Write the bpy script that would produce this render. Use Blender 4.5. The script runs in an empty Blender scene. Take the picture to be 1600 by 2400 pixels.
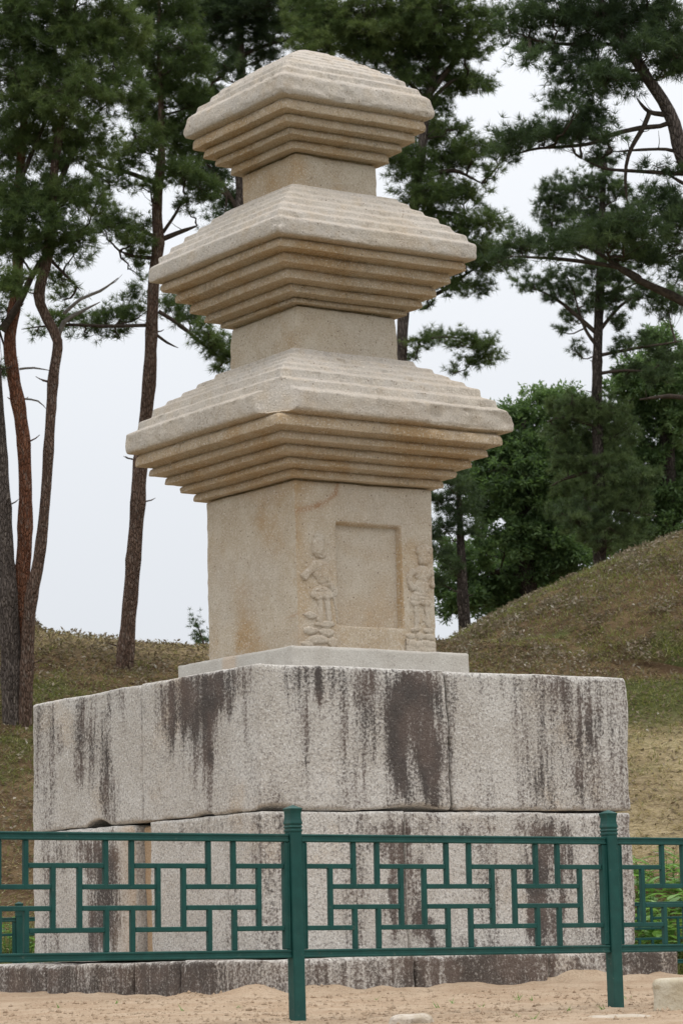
import bpy, math, random
import numpy as np
from mathutils import Vector

# ------------------------------------------------------------------ camera, sky, sun, exposure
S = bpy.context.scene
COL = S.collection
YAW, PITCH, ROLL = 0.9651977, 0.1507969, -0.0275769
CAM = np.array([-11.976888, -17.614672, 0.425350])
FPX = 6601.65                                   # focal length in pixels of the 1600x2400 photograph
fwd = np.array([math.cos(PITCH)*math.cos(YAW), math.cos(PITCH)*math.sin(YAW), math.sin(PITCH)])
r0 = np.cross(fwd, [0, 0, 1]); r0 /= np.linalg.norm(r0); u0 = np.cross(r0, fwd)
rgt = math.cos(ROLL)*r0 + math.sin(ROLL)*u0
upv = -math.sin(ROLL)*r0 + math.cos(ROLL)*u0
cam_d = bpy.data.cameras.new('camera'); cam = bpy.data.objects.new('camera', cam_d); COL.objects.link(cam)
from mathutils import Matrix
cam.matrix_world = Matrix(((rgt[0], upv[0], -fwd[0], CAM[0]), (rgt[1], upv[1], -fwd[1], CAM[1]),
                           (rgt[2], upv[2], -fwd[2], CAM[2]), (0, 0, 0, 1)))
cam_d.sensor_fit = 'VERTICAL'; cam_d.sensor_height = 36; cam_d.lens = FPX/2400*36
cam_d.clip_start = .1; cam_d.clip_end = 3000
cam_d.dof.use_dof = True; cam_d.dof.focus_distance = 19.3; cam_d.dof.aperture_fstop = 9
S.camera = cam

SUN_EL, SUN_AZ = math.radians(70), math.radians(-78)      # azimuth in world XY of the direction towards the sun
w = bpy.data.worlds.new('World'); S.world = w; w.use_nodes = True
nt = w.node_tree; nt.nodes.clear()
sky = nt.nodes.new('ShaderNodeTexSky'); sky.sky_type = 'NISHITA'; sky.sun_disc = False
sky.sun_elevation = SUN_EL; sky.sun_rotation = math.pi/2 - SUN_AZ; sky.dust_density = 4
bg1 = nt.nodes.new('ShaderNodeBackground'); bg1.inputs[1].default_value = .05
nt.links.new(sky.outputs[0], bg1.inputs[0])
# overcast layer: cloud deck strongly boosted overhead for top light, over the clear-sky texture
tc = nt.nodes.new('ShaderNodeTexCoord'); sx = nt.nodes.new('ShaderNodeSeparateXYZ')
nt.links.new(tc.outputs['Generated'], sx.inputs[0])
rmp = nt.nodes.new('ShaderNodeMapRange'); rmp.inputs[1].default_value = 0; rmp.inputs[2].default_value = 1
rmp.inputs[3].default_value = 0; rmp.inputs[4].default_value = 1
nt.links.new(sx.outputs[2], rmp.inputs[0])
mixc = nt.nodes.new('ShaderNodeMix'); mixc.data_type = 'RGBA'
mixc.inputs[6].default_value = (.765, .800, .850, 1); mixc.inputs[7].default_value = (2.4, 2.39, 2.40, 1)
pw = nt.nodes.new('ShaderNodeMath'); pw.operation = 'POWER'; pw.inputs[1].default_value = 1.5
nt.links.new(rmp.outputs[0], pw.inputs[0]); nt.links.new(pw.outputs[0], mixc.inputs[0])
cl = nt.nodes.new('ShaderNodeTexNoise'); cl.inputs['Scale'].default_value = 2.2; cl.inputs['Detail'].default_value = 3
nt.links.new(tc.outputs['Generated'], cl.inputs[0])
clm = nt.nodes.new('ShaderNodeMapRange'); clm.inputs[1].default_value = .3; clm.inputs[2].default_value = .7
clm.inputs[3].default_value = .97; clm.inputs[4].default_value = 1.03
nt.links.new(cl.outputs[0], clm.inputs[0])
bg2 = nt.nodes.new('ShaderNodeBackground'); nt.links.new(mixc.outputs[2], bg2.inputs[0]); nt.links.new(clm.outputs[0], bg2.inputs[1])
mx = nt.nodes.new('ShaderNodeMixShader'); mx.inputs[0].default_value = .93
nt.links.new(bg1.outputs[0], mx.inputs[1]); nt.links.new(bg2.outputs[0], mx.inputs[2])
wo = nt.nodes.new('ShaderNodeOutputWorld'); nt.links.new(mx.outputs[0], wo.inputs[0])

sd = bpy.data.lights.new('sun', 'SUN'); sd.energy = .75; sd.angle = math.radians(20); sd.color = (1, .955, .88)
so = bpy.data.objects.new('sun', sd); COL.objects.link(so)
sdir = Vector((math.cos(SUN_EL)*math.cos(SUN_AZ), math.cos(SUN_EL)*math.sin(SUN_AZ), math.sin(SUN_EL)))
so.rotation_euler = sdir.to_track_quat('Z', 'Y').to_euler()
S.view_settings.view_transform = 'Standard'; S.view_settings.look = 'None'
S.view_settings.exposure = 0.0; S.view_settings.gamma = 1; S.view_settings.use_curve_mapping = False
S.cycles.max_bounces = 6; S.cycles.transparent_max_bounces = 4

# ------------------------------------------------------------------ helpers
rng = np.random.default_rng(7)
def ray(px, py): return fwd + rgt*(px-800)/FPX - upv*(py-1200)/FPX
def at(px, py, dep): return CAM + ray(px, py)*dep
def on(px, py, ax, val):
    d = ray(px, py); return CAM + d*((val-CAM[ax])/d[ax])
F2 = np.array([math.cos(YAW), math.sin(YAW)]); R2 = np.array([math.sin(YAW), -math.cos(YAW)])
def uv_of(P): d = P[..., :2]-CAM[:2]; return d@R2, d@F2
def xy_of(U, V): return CAM[0]+U*R2[0]+V*F2[0], CAM[1]+U*R2[1]+V*F2[1]

LAT = np.random.default_rng(3).random((32, 32, 32)).astype(np.float32)*2-1
def vnoise(P, sc, seed=0):
    p = np.asarray(P, float)*sc + np.array([seed*7.31+100, seed*3.17+100, seed*5.7+100])
    i = np.floor(p).astype(int); f = p-i; f = f*f*(3-2*f); i %= 32; j = (i+1) % 32
    x0, y0, z0 = i[..., 0], i[..., 1], i[..., 2]; x1, y1, z1 = j[..., 0], j[..., 1], j[..., 2]
    fx, fy, fz = f[..., 0], f[..., 1], f[..., 2]
    a = LAT[x0, y0, z0]*(1-fx)+LAT[x1, y0, z0]*fx; b = LAT[x0, y1, z0]*(1-fx)+LAT[x1, y1, z0]*fx
    c = LAT[x0, y0, z1]*(1-fx)+LAT[x1, y0, z1]*fx; d = LAT[x0, y1, z1]*(1-fx)+LAT[x1, y1, z1]*fx
    return (a*(1-fy)+b*fy)*(1-fz)+(c*(1-fy)+d*fy)*fz
def fbm(P, sc, seed=0, n=4):
    s = 0; a = 1; t = 0
    for k in range(n):
        s = s+a*vnoise(P, sc*2**k, seed+k*11); t += a; a *= .5
    return s/t
def sstep(a, b, x): t = np.clip((x-a)/(b-a), 0, 1); return t*t*(3-2*t)

def mesh(name, V, faces, mat=None, parent=None, smooth=True, attrs=None):
    """faces: list of int arrays, each (n,3) or (n,4)"""
    me = bpy.data.meshes.new(name); V = np.asarray(V, np.float32)
    faces = [np.asarray(f, np.int32) for f in (faces if isinstance(faces, list) else [faces]) if len(f)]
    me.vertices.add(len(V)); me.vertices.foreach_set('co', V.ravel())
    nl = sum(f.size for f in faces); npoly = sum(len(f) for f in faces)
    me.loops.add(nl); me.loops.foreach_set('vertex_index', np.concatenate([f.ravel() for f in faces]))
    me.polygons.add(npoly)
    tot = np.concatenate([np.full(len(f), f.shape[1], np.int32) for f in faces])
    st = np.concatenate([[0], np.cumsum(tot)[:-1]]).astype(np.int32)
    me.polygons.foreach_set('loop_start', st)
    me.polygons.foreach_set('use_smooth', np.full(npoly, smooth))
    me.update(calc_edges=True)
    for k, a in (attrs or {}).items():
        at_ = me.attributes.new(k, 'FLOAT', 'POINT'); at_.data.foreach_set('value', np.asarray(a, np.float32))
    if mat: me.materials.append(mat)
    o = bpy.data.objects.new(name, me); COL.objects.link(o)
    if parent: o.parent = parent; o.matrix_parent_inverse = parent.matrix_world.inverted()
    return o
def weld(V, F, tol=1e-5):
    k = np.round(V/tol).astype(np.int64)
    _, idx, inv = np.unique(k, axis=0, return_index=True, return_inverse=True); inv = inv.ravel()
    F = inv[F]
    if F.shape[1] == 4:
        return V[idx], F, idx
    return V[idx], F, idx
def tag(o, label=None, cat=None, group=None, kind=None):
    for k, v in (('label', label), ('category', cat), ('group', group), ('kind', kind)):
        if v: o[k] = v
    return o
def empty(name, loc, label, cat, group=None):
    o = bpy.data.objects.new(name, None); o.location = loc; o.empty_display_size = .2; COL.objects.link(o)
    bpy.context.view_layer.update() if False else None
    o.matrix_world = Matrix.Translation(Vector(loc))
    return tag(o, label, cat, group)
def child(o, parent):
    o.parent = parent; o.matrix_parent_inverse = Matrix.Translation(parent_world(parent)).inverted(); return o
def parent_world(p): return p.location.copy() if p.type == 'EMPTY' else Vector((0, 0, 0))

def tube(P, R, n=8, cap=True, bump=0, seed=0):
    P = np.asarray(P, float); R = np.asarray(R, float); m = len(P)
    T = np.gradient(P, axis=0); T /= np.linalg.norm(T, axis=1)[:, None]+1e-12
    ref = np.array([.31, .95, .05]) if abs(T[0, 2]) > .7 else np.array([0, 0, 1.])
    A = np.cross(T, ref); A /= np.linalg.norm(A, axis=1)[:, None]+1e-12; B = np.cross(T, A)
    th = np.arange(n)*2*np.pi/n
    ring = A[:, None]*np.cos(th)[None, :, None]+B[:, None]*np.sin(th)[None, :, None]
    V = P[:, None]+ring*R[:, None, None]
    if bump: V = V+ring*(fbm(V, 6, seed, 3)*bump)[..., None]*R[:, None, None]
    V = V.reshape(-1, 3)
    i, j = np.meshgrid(np.arange(m-1), np.arange(n), indexing='ij')
    a = i*n+j; b = i*n+(j+1) % n
    Q = np.stack([a, b, b+n, a+n], -1).reshape(-1, 4)
    return V, Q
def resample(P, R, step):
    P = np.asarray(P, float); R = np.asarray(R, float)
    # Catmull-Rom
    n = len(P); out = []; ro = []
    for k in range(n-1):
        p0, p1, p2, p3 = P[max(k-1, 0)], P[k], P[k+1], P[min(k+2, n-1)]
        m = max(2, int(np.linalg.norm(p2-p1)/step))
        for t in np.arange(m)/m:
            out.append(.5*((2*p1)+(-p0+p2)*t+(2*p0-5*p1+4*p2-p3)*t*t+(-p0+3*p1-3*p2+p3)*t**3)); ro.append(R[k]*(1-t)+R[k+1]*t)
    out.append(P[-1]); ro.append(R[-1])
    return np.array(out), np.array(ro)
class Buf:
    def __init__(s): s.V = []; s.Q = []; s.T = []; s.A = []; s.n = 0
    def add(s, V, Q=None, T=None, a=None):
        s.V.append(V); s.A.append(np.zeros(len(V)) if a is None else np.broadcast_to(a, (len(V),)))
        if Q is not None and len(Q): s.Q.append(np.asarray(Q)+s.n)
        if T is not None and len(T): s.T.append(np.asarray(T)+s.n)
        s.n += len(V)
    def build(s, name, mat, parent=None, smooth=True, attr='tint'):
        f = []
        if s.Q: f.append(np.concatenate(s.Q))
        if s.T: f.append(np.concatenate(s.T))
        o = mesh(name, np.concatenate(s.V), f, mat, None, smooth, {attr: np.concatenate(s.A)})
        if parent: child(o, parent)
        return o
def box(c, h, ax=None, bev=.003):
    """bevelled box: centre, half sizes, 3x3 axes"""
    c = np.asarray(c, float); h = np.asarray(h, float); ax = np.eye(3) if ax is None else np.asarray(ax)
    b = min(bev, .45*min(h))
    V = []; idx = {}
    for sx_ in (-1, 1):
        for sy_ in (-1, 1):
            for sz_ in (-1, 1):
                s3 = np.array([sx_, sy_, sz_])
                for k in range(3):
                    p = (h-b)*s3; p[k] = h[k]*s3[k]; idx[(sx_, sy_, sz_, k)] = len(V); V.append(p)
    Q = []; T = []
    for k in range(3):
        a, d = (k+1) % 3, (k+2) % 3
        for s_ in (-1, 1):
            q = []
            for (sa, sd_) in ((-1, -1), (1, -1), (1, 1), (-1, 1)):
                t = [0, 0, 0]; t[k] = s_; t[a] = sa; t[d] = sd_; q.append(idx[(*t, k)])
            Q.append(q if s_ > 0 else q[::-1])
            # edges between face k and a
        for sk in (-1, 1):
            for sa in (-1, 1):
                q = []
                for sd_ in (-1, 1):
                    t = [0, 0, 0]; t[k] = sk; t[a] = sa; t[d] = sd_; q += [idx[(*t, k)], idx[(*t, a)]]
                q = [q[0], q[1], q[3], q[2]]
                Q.append(q if sk*sa < 0 else q[::-1])
    for sx_ in (-1, 1):
        for sy_ in (-1, 1):
            for sz_ in (-1, 1):
                t = [idx[(sx_, sy_, sz_, k)] for k in range(3)]
                T.append(t if sx_*sy_*sz_ > 0 else t[::-1])
    return c+np.array(V)@ax, np.array(Q), np.array(T)

# ------------------------------------------------------------------ materials
class NT:
    def __init__(s, name, rough=.9, spec=.2):
        s.m = bpy.data.materials.new(name); s.m.use_nodes = True; s.t = s.m.node_tree; s.t.nodes.clear()
        s.out = s.n('ShaderNodeOutputMaterial'); s.b = s.n('ShaderNodeBsdfPrincipled'); s.l(s.b.outputs[0], s.out.inputs[0])
        s.b.inputs['Roughness'].default_value = rough; s.b.inputs['Specular IOR Level'].default_value = spec
        s.co = s.n('ShaderNodeNewGeometry').outputs['Position']
    def n(s, k, **kw):
        x = s.t.nodes.new(k)
        for a, v in kw.items(): setattr(x, a, v)
        return x
    def l(s, a, b): s.t.links.new(a, b)
    def inp(s, sock, v):
        if hasattr(v, 'links') or isinstance(v, bpy.types.NodeSocket): s.l(v, sock)
        else: sock.default_value = v
    def vec(s, sc=(1, 1, 1), src=None):
        m = s.n('ShaderNodeMapping'); s.l(src or s.co, m.inputs[0]); m.inputs[3].default_value = sc; return m.outputs[0]
    def noise(s, scale, detail=4, rough=.55, vec=None, dist=0):
        x = s.n('ShaderNodeTexNoise'); s.l(vec or s.co, x.inputs['Vector']); x.inputs['Scale'].default_value = scale
        x.inputs['Detail'].default_value = detail; x.inputs['Roughness'].default_value = rough; x.inputs['Distortion'].default_value = dist
        return x.outputs[0]
    def vor(s, scale, feat='F1', vec=None, out=0):
        x = s.n('ShaderNodeTexVoronoi'); x.feature = feat; s.l(vec or s.co, x.inputs['Vector']); x.inputs['Scale'].default_value = scale
        return x.outputs[out]
    def ramp(s, v, a, b, c=0., d=1.):
        x = s.n('ShaderNodeMapRange'); x.interpolation_type = 'SMOOTHSTEP'; s.inp(x.inputs[0], v)
        for k, q in zip((1, 2, 3, 4), (a, b, c, d)): x.inputs[k].default_value = q
        return x.outputs[0]
    def math(s, op, a, b=0.):
        x = s.n('ShaderNodeMath', operation=op); s.inp(x.inputs[0], a); s.inp(x.inputs[1], b); return x.outputs[0]
    def mix(s, f, a, b, mode='MIX'):
        x = s.n('ShaderNodeMix', data_type='RGBA', blend_type=mode); s.inp(x.inputs[0], f)
        for k, v in ((6, a), (7, b)):
            if isinstance(v, (tuple, list)): x.inputs[k].default_value = (*v[:3], 1)
            else: s.l(v, x.inputs[k])
        return x.outputs[2]
    def attr(s, name): x = s.n('ShaderNodeAttribute'); x.attribute_name = name; return x.outputs['Fac']
    def bump(s, h, strength=.3, dist=.01, prev=None):
        x = s.n('ShaderNodeBump'); x.inputs['Strength'].default_value = strength; x.inputs['Distance'].default_value = dist
        s.l(h, x.inputs['Height'])
        if prev: s.l(prev, x.inputs['Normal'])
        return x.outputs[0]
    def fin(s, col, normal=None):
        s.inp(s.b.inputs['Base Color'], col if not isinstance(col, tuple) else (*col, 1))
        if normal: s.l(normal, s.b.inputs['Normal'])
        return s.m

def mat_tower():
    t = NT('warm_granite', .93, .15)
    big = t.noise(1.7, 5, .6); med = t.noise(7, 4, .6)
    c = t.mix(t.ramp(med, .35, .65), (.455, .378, .284), (.515, .447, .355))
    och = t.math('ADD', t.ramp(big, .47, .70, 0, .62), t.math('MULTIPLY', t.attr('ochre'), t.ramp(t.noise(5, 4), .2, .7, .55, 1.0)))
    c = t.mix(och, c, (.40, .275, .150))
    c = t.mix(t.math('MULTIPLY', t.attr('bleach'), t.ramp(t.noise(9, 4), .25, .6, .5, 1)), c, (.46, .418, .370))
    c = t.mix(t.math('MULTIPLY', t.attr('rust'), t.ramp(t.noise(30, 4), .3, .65, .35, .8)), c, (.33, .175, .085))
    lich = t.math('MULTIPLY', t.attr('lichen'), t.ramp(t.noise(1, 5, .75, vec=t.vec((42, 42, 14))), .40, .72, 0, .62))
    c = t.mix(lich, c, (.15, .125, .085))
    g = t.noise(68, 3, .65)
    c = t.mix(t.ramp(g, .52, .68, 0, .5), c, (.22, .17, .125))
    c = t.mix(t.ramp(t.noise(74, 3, .65, vec=t.vec((1.1, .9, 1.0))), .52, .68, 0, .75), c, (.64, .58, .50))
    spots = t.vor(17)
    c = t.mix(t.ramp(spots, .07, .11, .8, 0), c, (.13, .09, .06))
    h = t.math('ADD', t.noise(70, 3, .65), t.math('MULTIPLY', t.noise(14, 4), 1.2))
    return t.fin(c, t.bump(h, .55, .012))
def mat_base():
    t = NT('grey_granite', .95, .12)
    c = t.mix(t.ramp(t.noise(2.2, 4), .38, .62), (.475, .445, .402), (.545, .522, .485))
    c = t.mix(t.ramp(t.noise(1.3, 4, .6), .56, .72, 0, .5), c, (.50, .40, .29))
    grain = t.noise(60, 3, .66)
    c = t.mix(t.ramp(grain, .48, .63, 0, .64), c, (.175, .155, .145))
    c = t.mix(t.ramp(t.noise(72, 3, .6), .52, .68, 0, .8), c, (.71, .695, .665))
    # run-off stains: the streak map is carried by the stone, broken up by the grain of the granite
    st = t.attr('stain')
    fine = t.noise(48, 4, .72); streak = t.noise(1, 4, .6, vec=t.vec((22, 22, 1.3)))
    v = t.math('ADD', t.math('ADD', st, t.math('MULTIPLY', t.math('SUBTRACT', fine, .5), 2.2)), t.math('MULTIPLY', t.math('SUBTRACT', streak, .5), 1.35))
    f = t.ramp(v, .12, .80, 0, .93)
    dark = t.mix(t.ramp(t.noise(3, 3), .38, .62), (.052, .043, .040), (.098, .072, .062))
    c = t.mix(t.math('MULTIPLY', f, t.ramp(st, .02, .2)), c, dark)
    c = t.mix(t.ramp(t.noise(64, 3, .7), .58, .70, 0, .5), c, (.52, .48, .44))
    c = t.mix(t.attr('ochre'), c, (.40, .25, .12))
    h = t.math('ADD', t.noise(48, 3, .7), t.math('MULTIPLY', t.noise(9, 4), 1.5))
    return t.fin(c, t.bump(h, .7, .016))
def mat_plinth():
    t = NT('pale_granite', .93, .15)
    c = t.mix(t.ramp(t.noise(5, 4), .35, .65), (.45, .42, .375), (.51, .485, .44))
    c = t.mix(t.attr('ochre'), c, (.52, .38, .26))
    c = t.mix(t.ramp(t.noise(80, 3, .6), .56, .68, 0, .5), c, (.20, .17, .15))
    c = t.mix(t.ramp(t.noise(110, 2, .6), .58, .70, 0, .6), c, (.72, .70, .66))
    return t.fin(c, t.bump(t.noise(60, 3, .65), .5, .01))
def mat_paint():
    t = NT('green_paint', .45, .32)
    n = t.noise(14, 5, .6)
    c = t.mix(t.ramp(n, .35, .7), (.0050, .056, .048), (.0078, .071, .060))
    c = t.mix(t.ramp(t.noise(24, 6, .75), .62, .70, 0, .6), c, (.13, .15, .12)); c = t.mix(t.ramp(t.noise(1.2, 5, .7), .5, .8, 0, .18), c, (.10, .115, .09)); c = t.mix(t.ramp(t.noise(55, 3, .6), .74, .77, 0, .9), c, (.20, .10, .05))
    t.l(t.ramp(t.noise(20, 4), .3, .7, .42, .62), t.b.inputs['Roughness'])
    return t.fin(c, t.bump(t.noise(60, 3), .06, .004))
def mat_sand():
    t = NT('sandy_soil', .97, .08)
    c = t.mix(t.ramp(t.noise(3, 5, .6), .35, .68), (.42, .305, .208), (.51, .395, .285))
    c = t.mix(t.ramp(t.noise(26, 5, .7), .52, .68, 0, .55), c, (.28, .185, .12))
    c = t.mix(t.ramp(t.noise(90, 3, .7), .56, .68, 0, .7), c, (.66, .53, .40))
    gc = t.mix(t.ramp(t.noise(2.5, 5, .7), .35, .65), (.085, .075, .035), (.075, .095, .028))
    c = t.mix(t.ramp(t.math('ADD', t.attr('grassy'), t.math('MULTIPLY', t.math('SUBTRACT', t.noise(4, 5, .7), .5), .5)), .4, .6), c, gc)
    h = t.math('ADD', t.noise(45, 5, .7), t.math('MULTIPLY', t.noise(11, 5, .7), 2.0))
    return t.fin(c, t.bump(h, .8, .03))
def mat_bank():
    t = NT('grassy_slope', 1, .05)
    c = t.mix(t.ramp(t.noise(2.0, 5, .65), .40, .62), (.105, .066, .038), (.175, .12, .065))
    g = t.math('ADD', t.math('MULTIPLY', t.attr('green'), .55), t.noise(1.6, 5, .7))
    c = t.mix(t.ramp(g, .58, .85), c, (.085, .095, .032))
    c = t.mix(t.math('MULTIPLY', t.attr('hay'), t.ramp(t.noise(14, 4, .7), .25, .55, .4, .95)), c, (.54, .44, .27))
    c = t.mix(t.ramp(t.noise(22, 4, .7), .55, .68, 0, .5), c, (.34, .29, .20))
    c = t.mix(t.ramp(t.noise(9, 5, .75), .54, .68, 0, .7), c, (.05, .035, .02))
    h = t.math('ADD', t.noise(18, 5, .75), t.math('MULTIPLY', t.noise(5, 4), 1.5))
    return t.fin(c, t.bump(h, .9, .08))
def mat_bark(name, ca, cb, cdark, flake=1.0):
    t = NT(name, 1, .05)
    v = t.vec((1, 1, .28))
    cr = t.vor(34, 'DISTANCE_TO_EDGE', t.vec((1, 1, .22), None))
    c = t.mix(t.ramp(t.noise(6, 4, .6, vec=v), .35, .65), ca, cb)
    c = t.mix(t.ramp(t.noise(30, 4, .7, vec=v), .5, .68, 0, .6), c, (.33, .28, .24))
    c = t.mix(t.ramp(cr, .0, .16, .5*flake, 0), c, cdark)
    h = t.math('ADD', t.ramp(cr, 0, .22), t.math('MULTIPLY', t.noise(36, 4, .7, vec=v), .7))
    return t.fin(c, t.bump(h, .9, .03))
def mat_leaf(name, cols, trans=.25, rough=.55, spec=.25):
    t = NT(name, rough, spec)
    ti = t.attr('tint')
    c = t.mix(t.ramp(ti, 0, .5), cols[0], cols[1]); c = t.mix(t.ramp(ti, .5, 1.0), c, cols[2])
    t.fin(c)
    tr = t.n('ShaderNodeBsdfTranslucent'); t.l(t.mix(.5, c, (cols[2][0]*1.3, cols[2][1]*1.5, cols[2][2]*.8)), tr.inputs[0])
    ms = t.n('ShaderNodeMixShader'); ms.inputs[0].default_value = trans
    t.l(t.b.outputs[0], ms.inputs[1]); t.l(tr.outputs[0], ms.inputs[2]); t.l(ms.outputs[0], t.out.inputs[0])
    return t.m
def mat_plain(name, a, b, scale=12, rough=.95, bumpd=.01, dark=None):
    t = NT(name, rough, .15)
    c = t.mix(t.ramp(t.noise(scale, 5, .65), .36, .64), a, b)
    if dark: c = t.mix(t.ramp(t.noise(scale*4, 4, .7), .55, .68, 0, .6), c, dark)
    return t.fin(c, t.bump(t.noise(scale*4, 4, .7), .6, bumpd))
M_TOWER, M_BASE, M_PLINTH, M_PAINT, M_SAND, M_BANK = mat_tower(), mat_base(), mat_plinth(), mat_paint(), mat_sand(), mat_bank()
M_BARK_G = mat_bark('grey_bark', (.105, .085, .075), (.165, .135, .12), (.03, .024, .021))
M_BARK_R = mat_bark('red_bark', (.20, .085, .05), (.27, .125, .075), (.05, .03, .025), .8)
M_BARK_M = mat_bark('brown_bark', (.13, .085, .065), (.19, .125, .095), (.035, .025, .022), .9)
M_BARK_D = mat_bark('dark_bark', (.050, .042, .036), (.085, .070, .060), (.02, .017, .015))
M_TWIG = mat_plain('twig_bark', (.045, .035, .028), (.085, .065, .05), 20)
M_DEAD = mat_plain('dead_wood', (.13, .115, .10), (.20, .18, .16), 20)
M_NEEDLE = mat_leaf('pine_needles', ((.036, .060, .026), (.078, .118, .040), (.16, .205, .070)), .30)
M_NEEDLE_D = mat_leaf('dark_pine_needles', ((.032, .052, .030), (.062, .096, .044), (.12, .165, .065)), .28)
M_LEAF = mat_leaf('broad_leaves', ((.048, .086, .036), (.090, .148, .060), (.165, .24, .095)), .44, .5, .3)
M_WEED = mat_leaf('weed_leaves', ((.08, .17, .04), (.15, .28, .07), (.25, .40, .13)), .35, .45, .35)
M_GRASS = mat_leaf('grass_blades', ((.08, .095, .03), (.145, .155, .05), (.28, .27, .10)), .3)
M_STRAW = mat_leaf('straw', ((.30, .22, .12), (.52, .42, .25), (.70, .62, .44)), .15, .8, .1)
M_LITTER = mat_leaf('dry_leaves', ((.09, .055, .035), (.22, .175, .125), (.44, .41, .35)), .1, .8, .1)
M_ROCK = mat_plain('tan_rock', (.40, .34, .24), (.50, .455, .36), 5, .95, .02, (.28, .22, .13))
M_KERB = mat_plain('kerb_rock', (.42, .36, .28), (.56, .50, .43), 9, .95, .02, (.16, .12, .08))
M_ORANGE = mat_plain('orange_rock', (.50, .27, .12), (.58, .36, .19), 6, .95, .02, (.35, .2, .1))
M_TARP = mat_plain('teal_net', (.02, .22, .20), (.05, .34, .30), 14, .6, .01)

# ------------------------------------------------------------------ ground
MOUNDS = [(9.0, 50.5, 9.2, 3.55, 1.55), (-9.2, 47.5, 5.0, 4.3, 1.7)]
def bank_z(U, V):
    P = np.stack([U, V, np.zeros_like(U)], -1)
    toe = 29.6 + .35*vnoise(P, .25, 4)
    t = np.clip((V-toe)/(44.2-toe), 0, 1.6)
    z = -.22 + 5.25*np.where(t < 1, (t**1.04)*(1.0), 1+.0*t)
    z = z + .42*sstep(-1.5, -6.0, U)*sstep(36, 44, V)
    z = z - .10*sstep(.96, 1.0, t)*0
    return z + np.where(V > 29.3, (.09*fbm(P, .8, 2)+.035*fbm(P, 3.5, 5))*sstep(29.3, 31, V), 0)
def sand_z(U, V):
    P = np.stack([U, V, np.zeros_like(U)], -1)
    X, Y = xy_of(U, V)
    d = np.maximum(np.abs(X), np.abs(Y))                 # distance to the plinth (square)
    z = .005 + .075*sstep(4.6, 1.9, d) - .225*sstep(2.6, 7.5, np.where(V > 21, d, 0))
    z = z + .085*sstep(2.45, 1.85, d)*(.15+vnoise(P, 2.3, 8)+.45*vnoise(P, 6, 9))
    z = z + sstep(13.2, 15, V)*(.022*fbm(P, 1.4, 1)+.020*np.abs(fbm(P, 6, 3, 4))*sstep(25, 20, V))
    z = z - 1.25*sstep(13.75, 8.5, V)
    return z
def ground_z(U, V):
    U = np.asarray(U, float); V = np.asarray(V, float)
    k = sstep(28.2, 29.8, V)
    return sand_z(U, V)*(1-k)+bank_z(U, V)*k
def mound_h(U, V):
    h = np.full(np.shape(U), -9.)
    for (mu, mv, R, H, e) in MOUNDS:
        r = np.hypot(U-mu, V-mv)/R
        h = np.maximum(h, np.where(r < 1.02, H*(1-np.minimum(r, 1.02)**e), -1))
    return h
def base_z(U, V): return np.maximum(ground_z(U, V), bank_z(U, V)*0-9)
def surf_z(U, V):
    U = np.asarray(U, float); V = np.asarray(V, float)
    g = ground_z(U, V); h = mound_h(U, V); return np.where(h > -.5, np.maximum(g, MBASE-.05+h), g)
MBASE = 4.55
def spaced(segs):
    out = []
    for a, b, st in segs: out.append(np.arange(a, b-1e-6, st))
    out.append([segs[-1][1]]); return np.concatenate(out)
us = spaced([(-600, -100, 100), (-100, -20, 10), (-20, -8, 1), (-8, -4, .14), (-4, 4.2, .055), (4.2, 9, .14), (9, 20, 1), (20, 100, 10), (100, 600, 100)])
us_b = spaced([(-600, -100, 100), (-100, -20, 10), (-20, -8.5, .5), (-8.5, 9, .13), (9, 20, .5), (20, 100, 10), (100, 600, 100)])
def sheet(name, us, vs, zf, mat, attrs=None):
    U, V = np.meshgrid(us, vs, indexing='ij'); Z = zf(U, V); X, Y = xy_of(U, V)
    m, n = U.shape; i, j = np.meshgrid(np.arange(m-1), np.arange(n-1), indexing='ij'); a = i*n+j
    Q = np.stack([a, a+1, a+n+1, a+n], -1).reshape(-1, 4)[:, ::-1]
    Q = Q[:, ::-1] if False else Q
    A = {k: f(U, V).ravel() for k, f in (attrs or {}).items()}
    return mesh(name, np.stack([X, Y, Z], -1).reshape(-1, 3), [Q], mat, None, True, A)
def green_f(U, V):
    P = np.stack([U, V, U*0], -1)
    return np.clip(.5*fbm(P, .5, 21)+1.0*sstep(33.5, 30, V)*1.0+.30*sstep(36.5, 38.5, V)*sstep(42.8, 40.5, V)+.9*sstep(39.4, 40.2, V)*sstep(42.2, 41.4, V)*sstep(2, 4, U)-.35*sstep(33.5, 35, V)*sstep(38, 36, V), -1, 1)
def hay_f(U, V):
    P = np.stack([U, V, U*0], -1)
    return np.clip(sstep(32.6, 34.2, V)*sstep(40.6, 38.6, V)*sstep(-.5, 2.5, U)*(.75+.6*fbm(P, .9, 31)) + .5*sstep(42.5, 44, V)*sstep(0, -2, U), 0, 1)
tag(sheet('sandy_ground', us, spaced([(-60, 0, 20), (0, 12, 1), (12, 13.4, .14), (13.4, 20.5, .045), (20.5, 28.4, .2)]), ground_z, M_SAND, {'grassy': lambda U, V: np.clip(sstep(13.6, 13.2, V)+sstep(4.6, 5.4, np.maximum(np.abs(xy_of(U, V)[0]), np.abs(xy_of(U, V)[1])))*sstep(16, 20, V)+sstep(7, 9, np.abs(U)), 0, 1)}), 'bare sandy soil inside the fence around the pagoda', None, None, 'structure')
tag(sheet('grass_bank', us_b, spaced([(28.4, 46, .13), (46, 56, .5), (56, 100, 4), (100, 1200, 100)]), ground_z, M_BANK, {'green': green_f, 'hay': hay_f}), None, None, None, 'structure')
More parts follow.
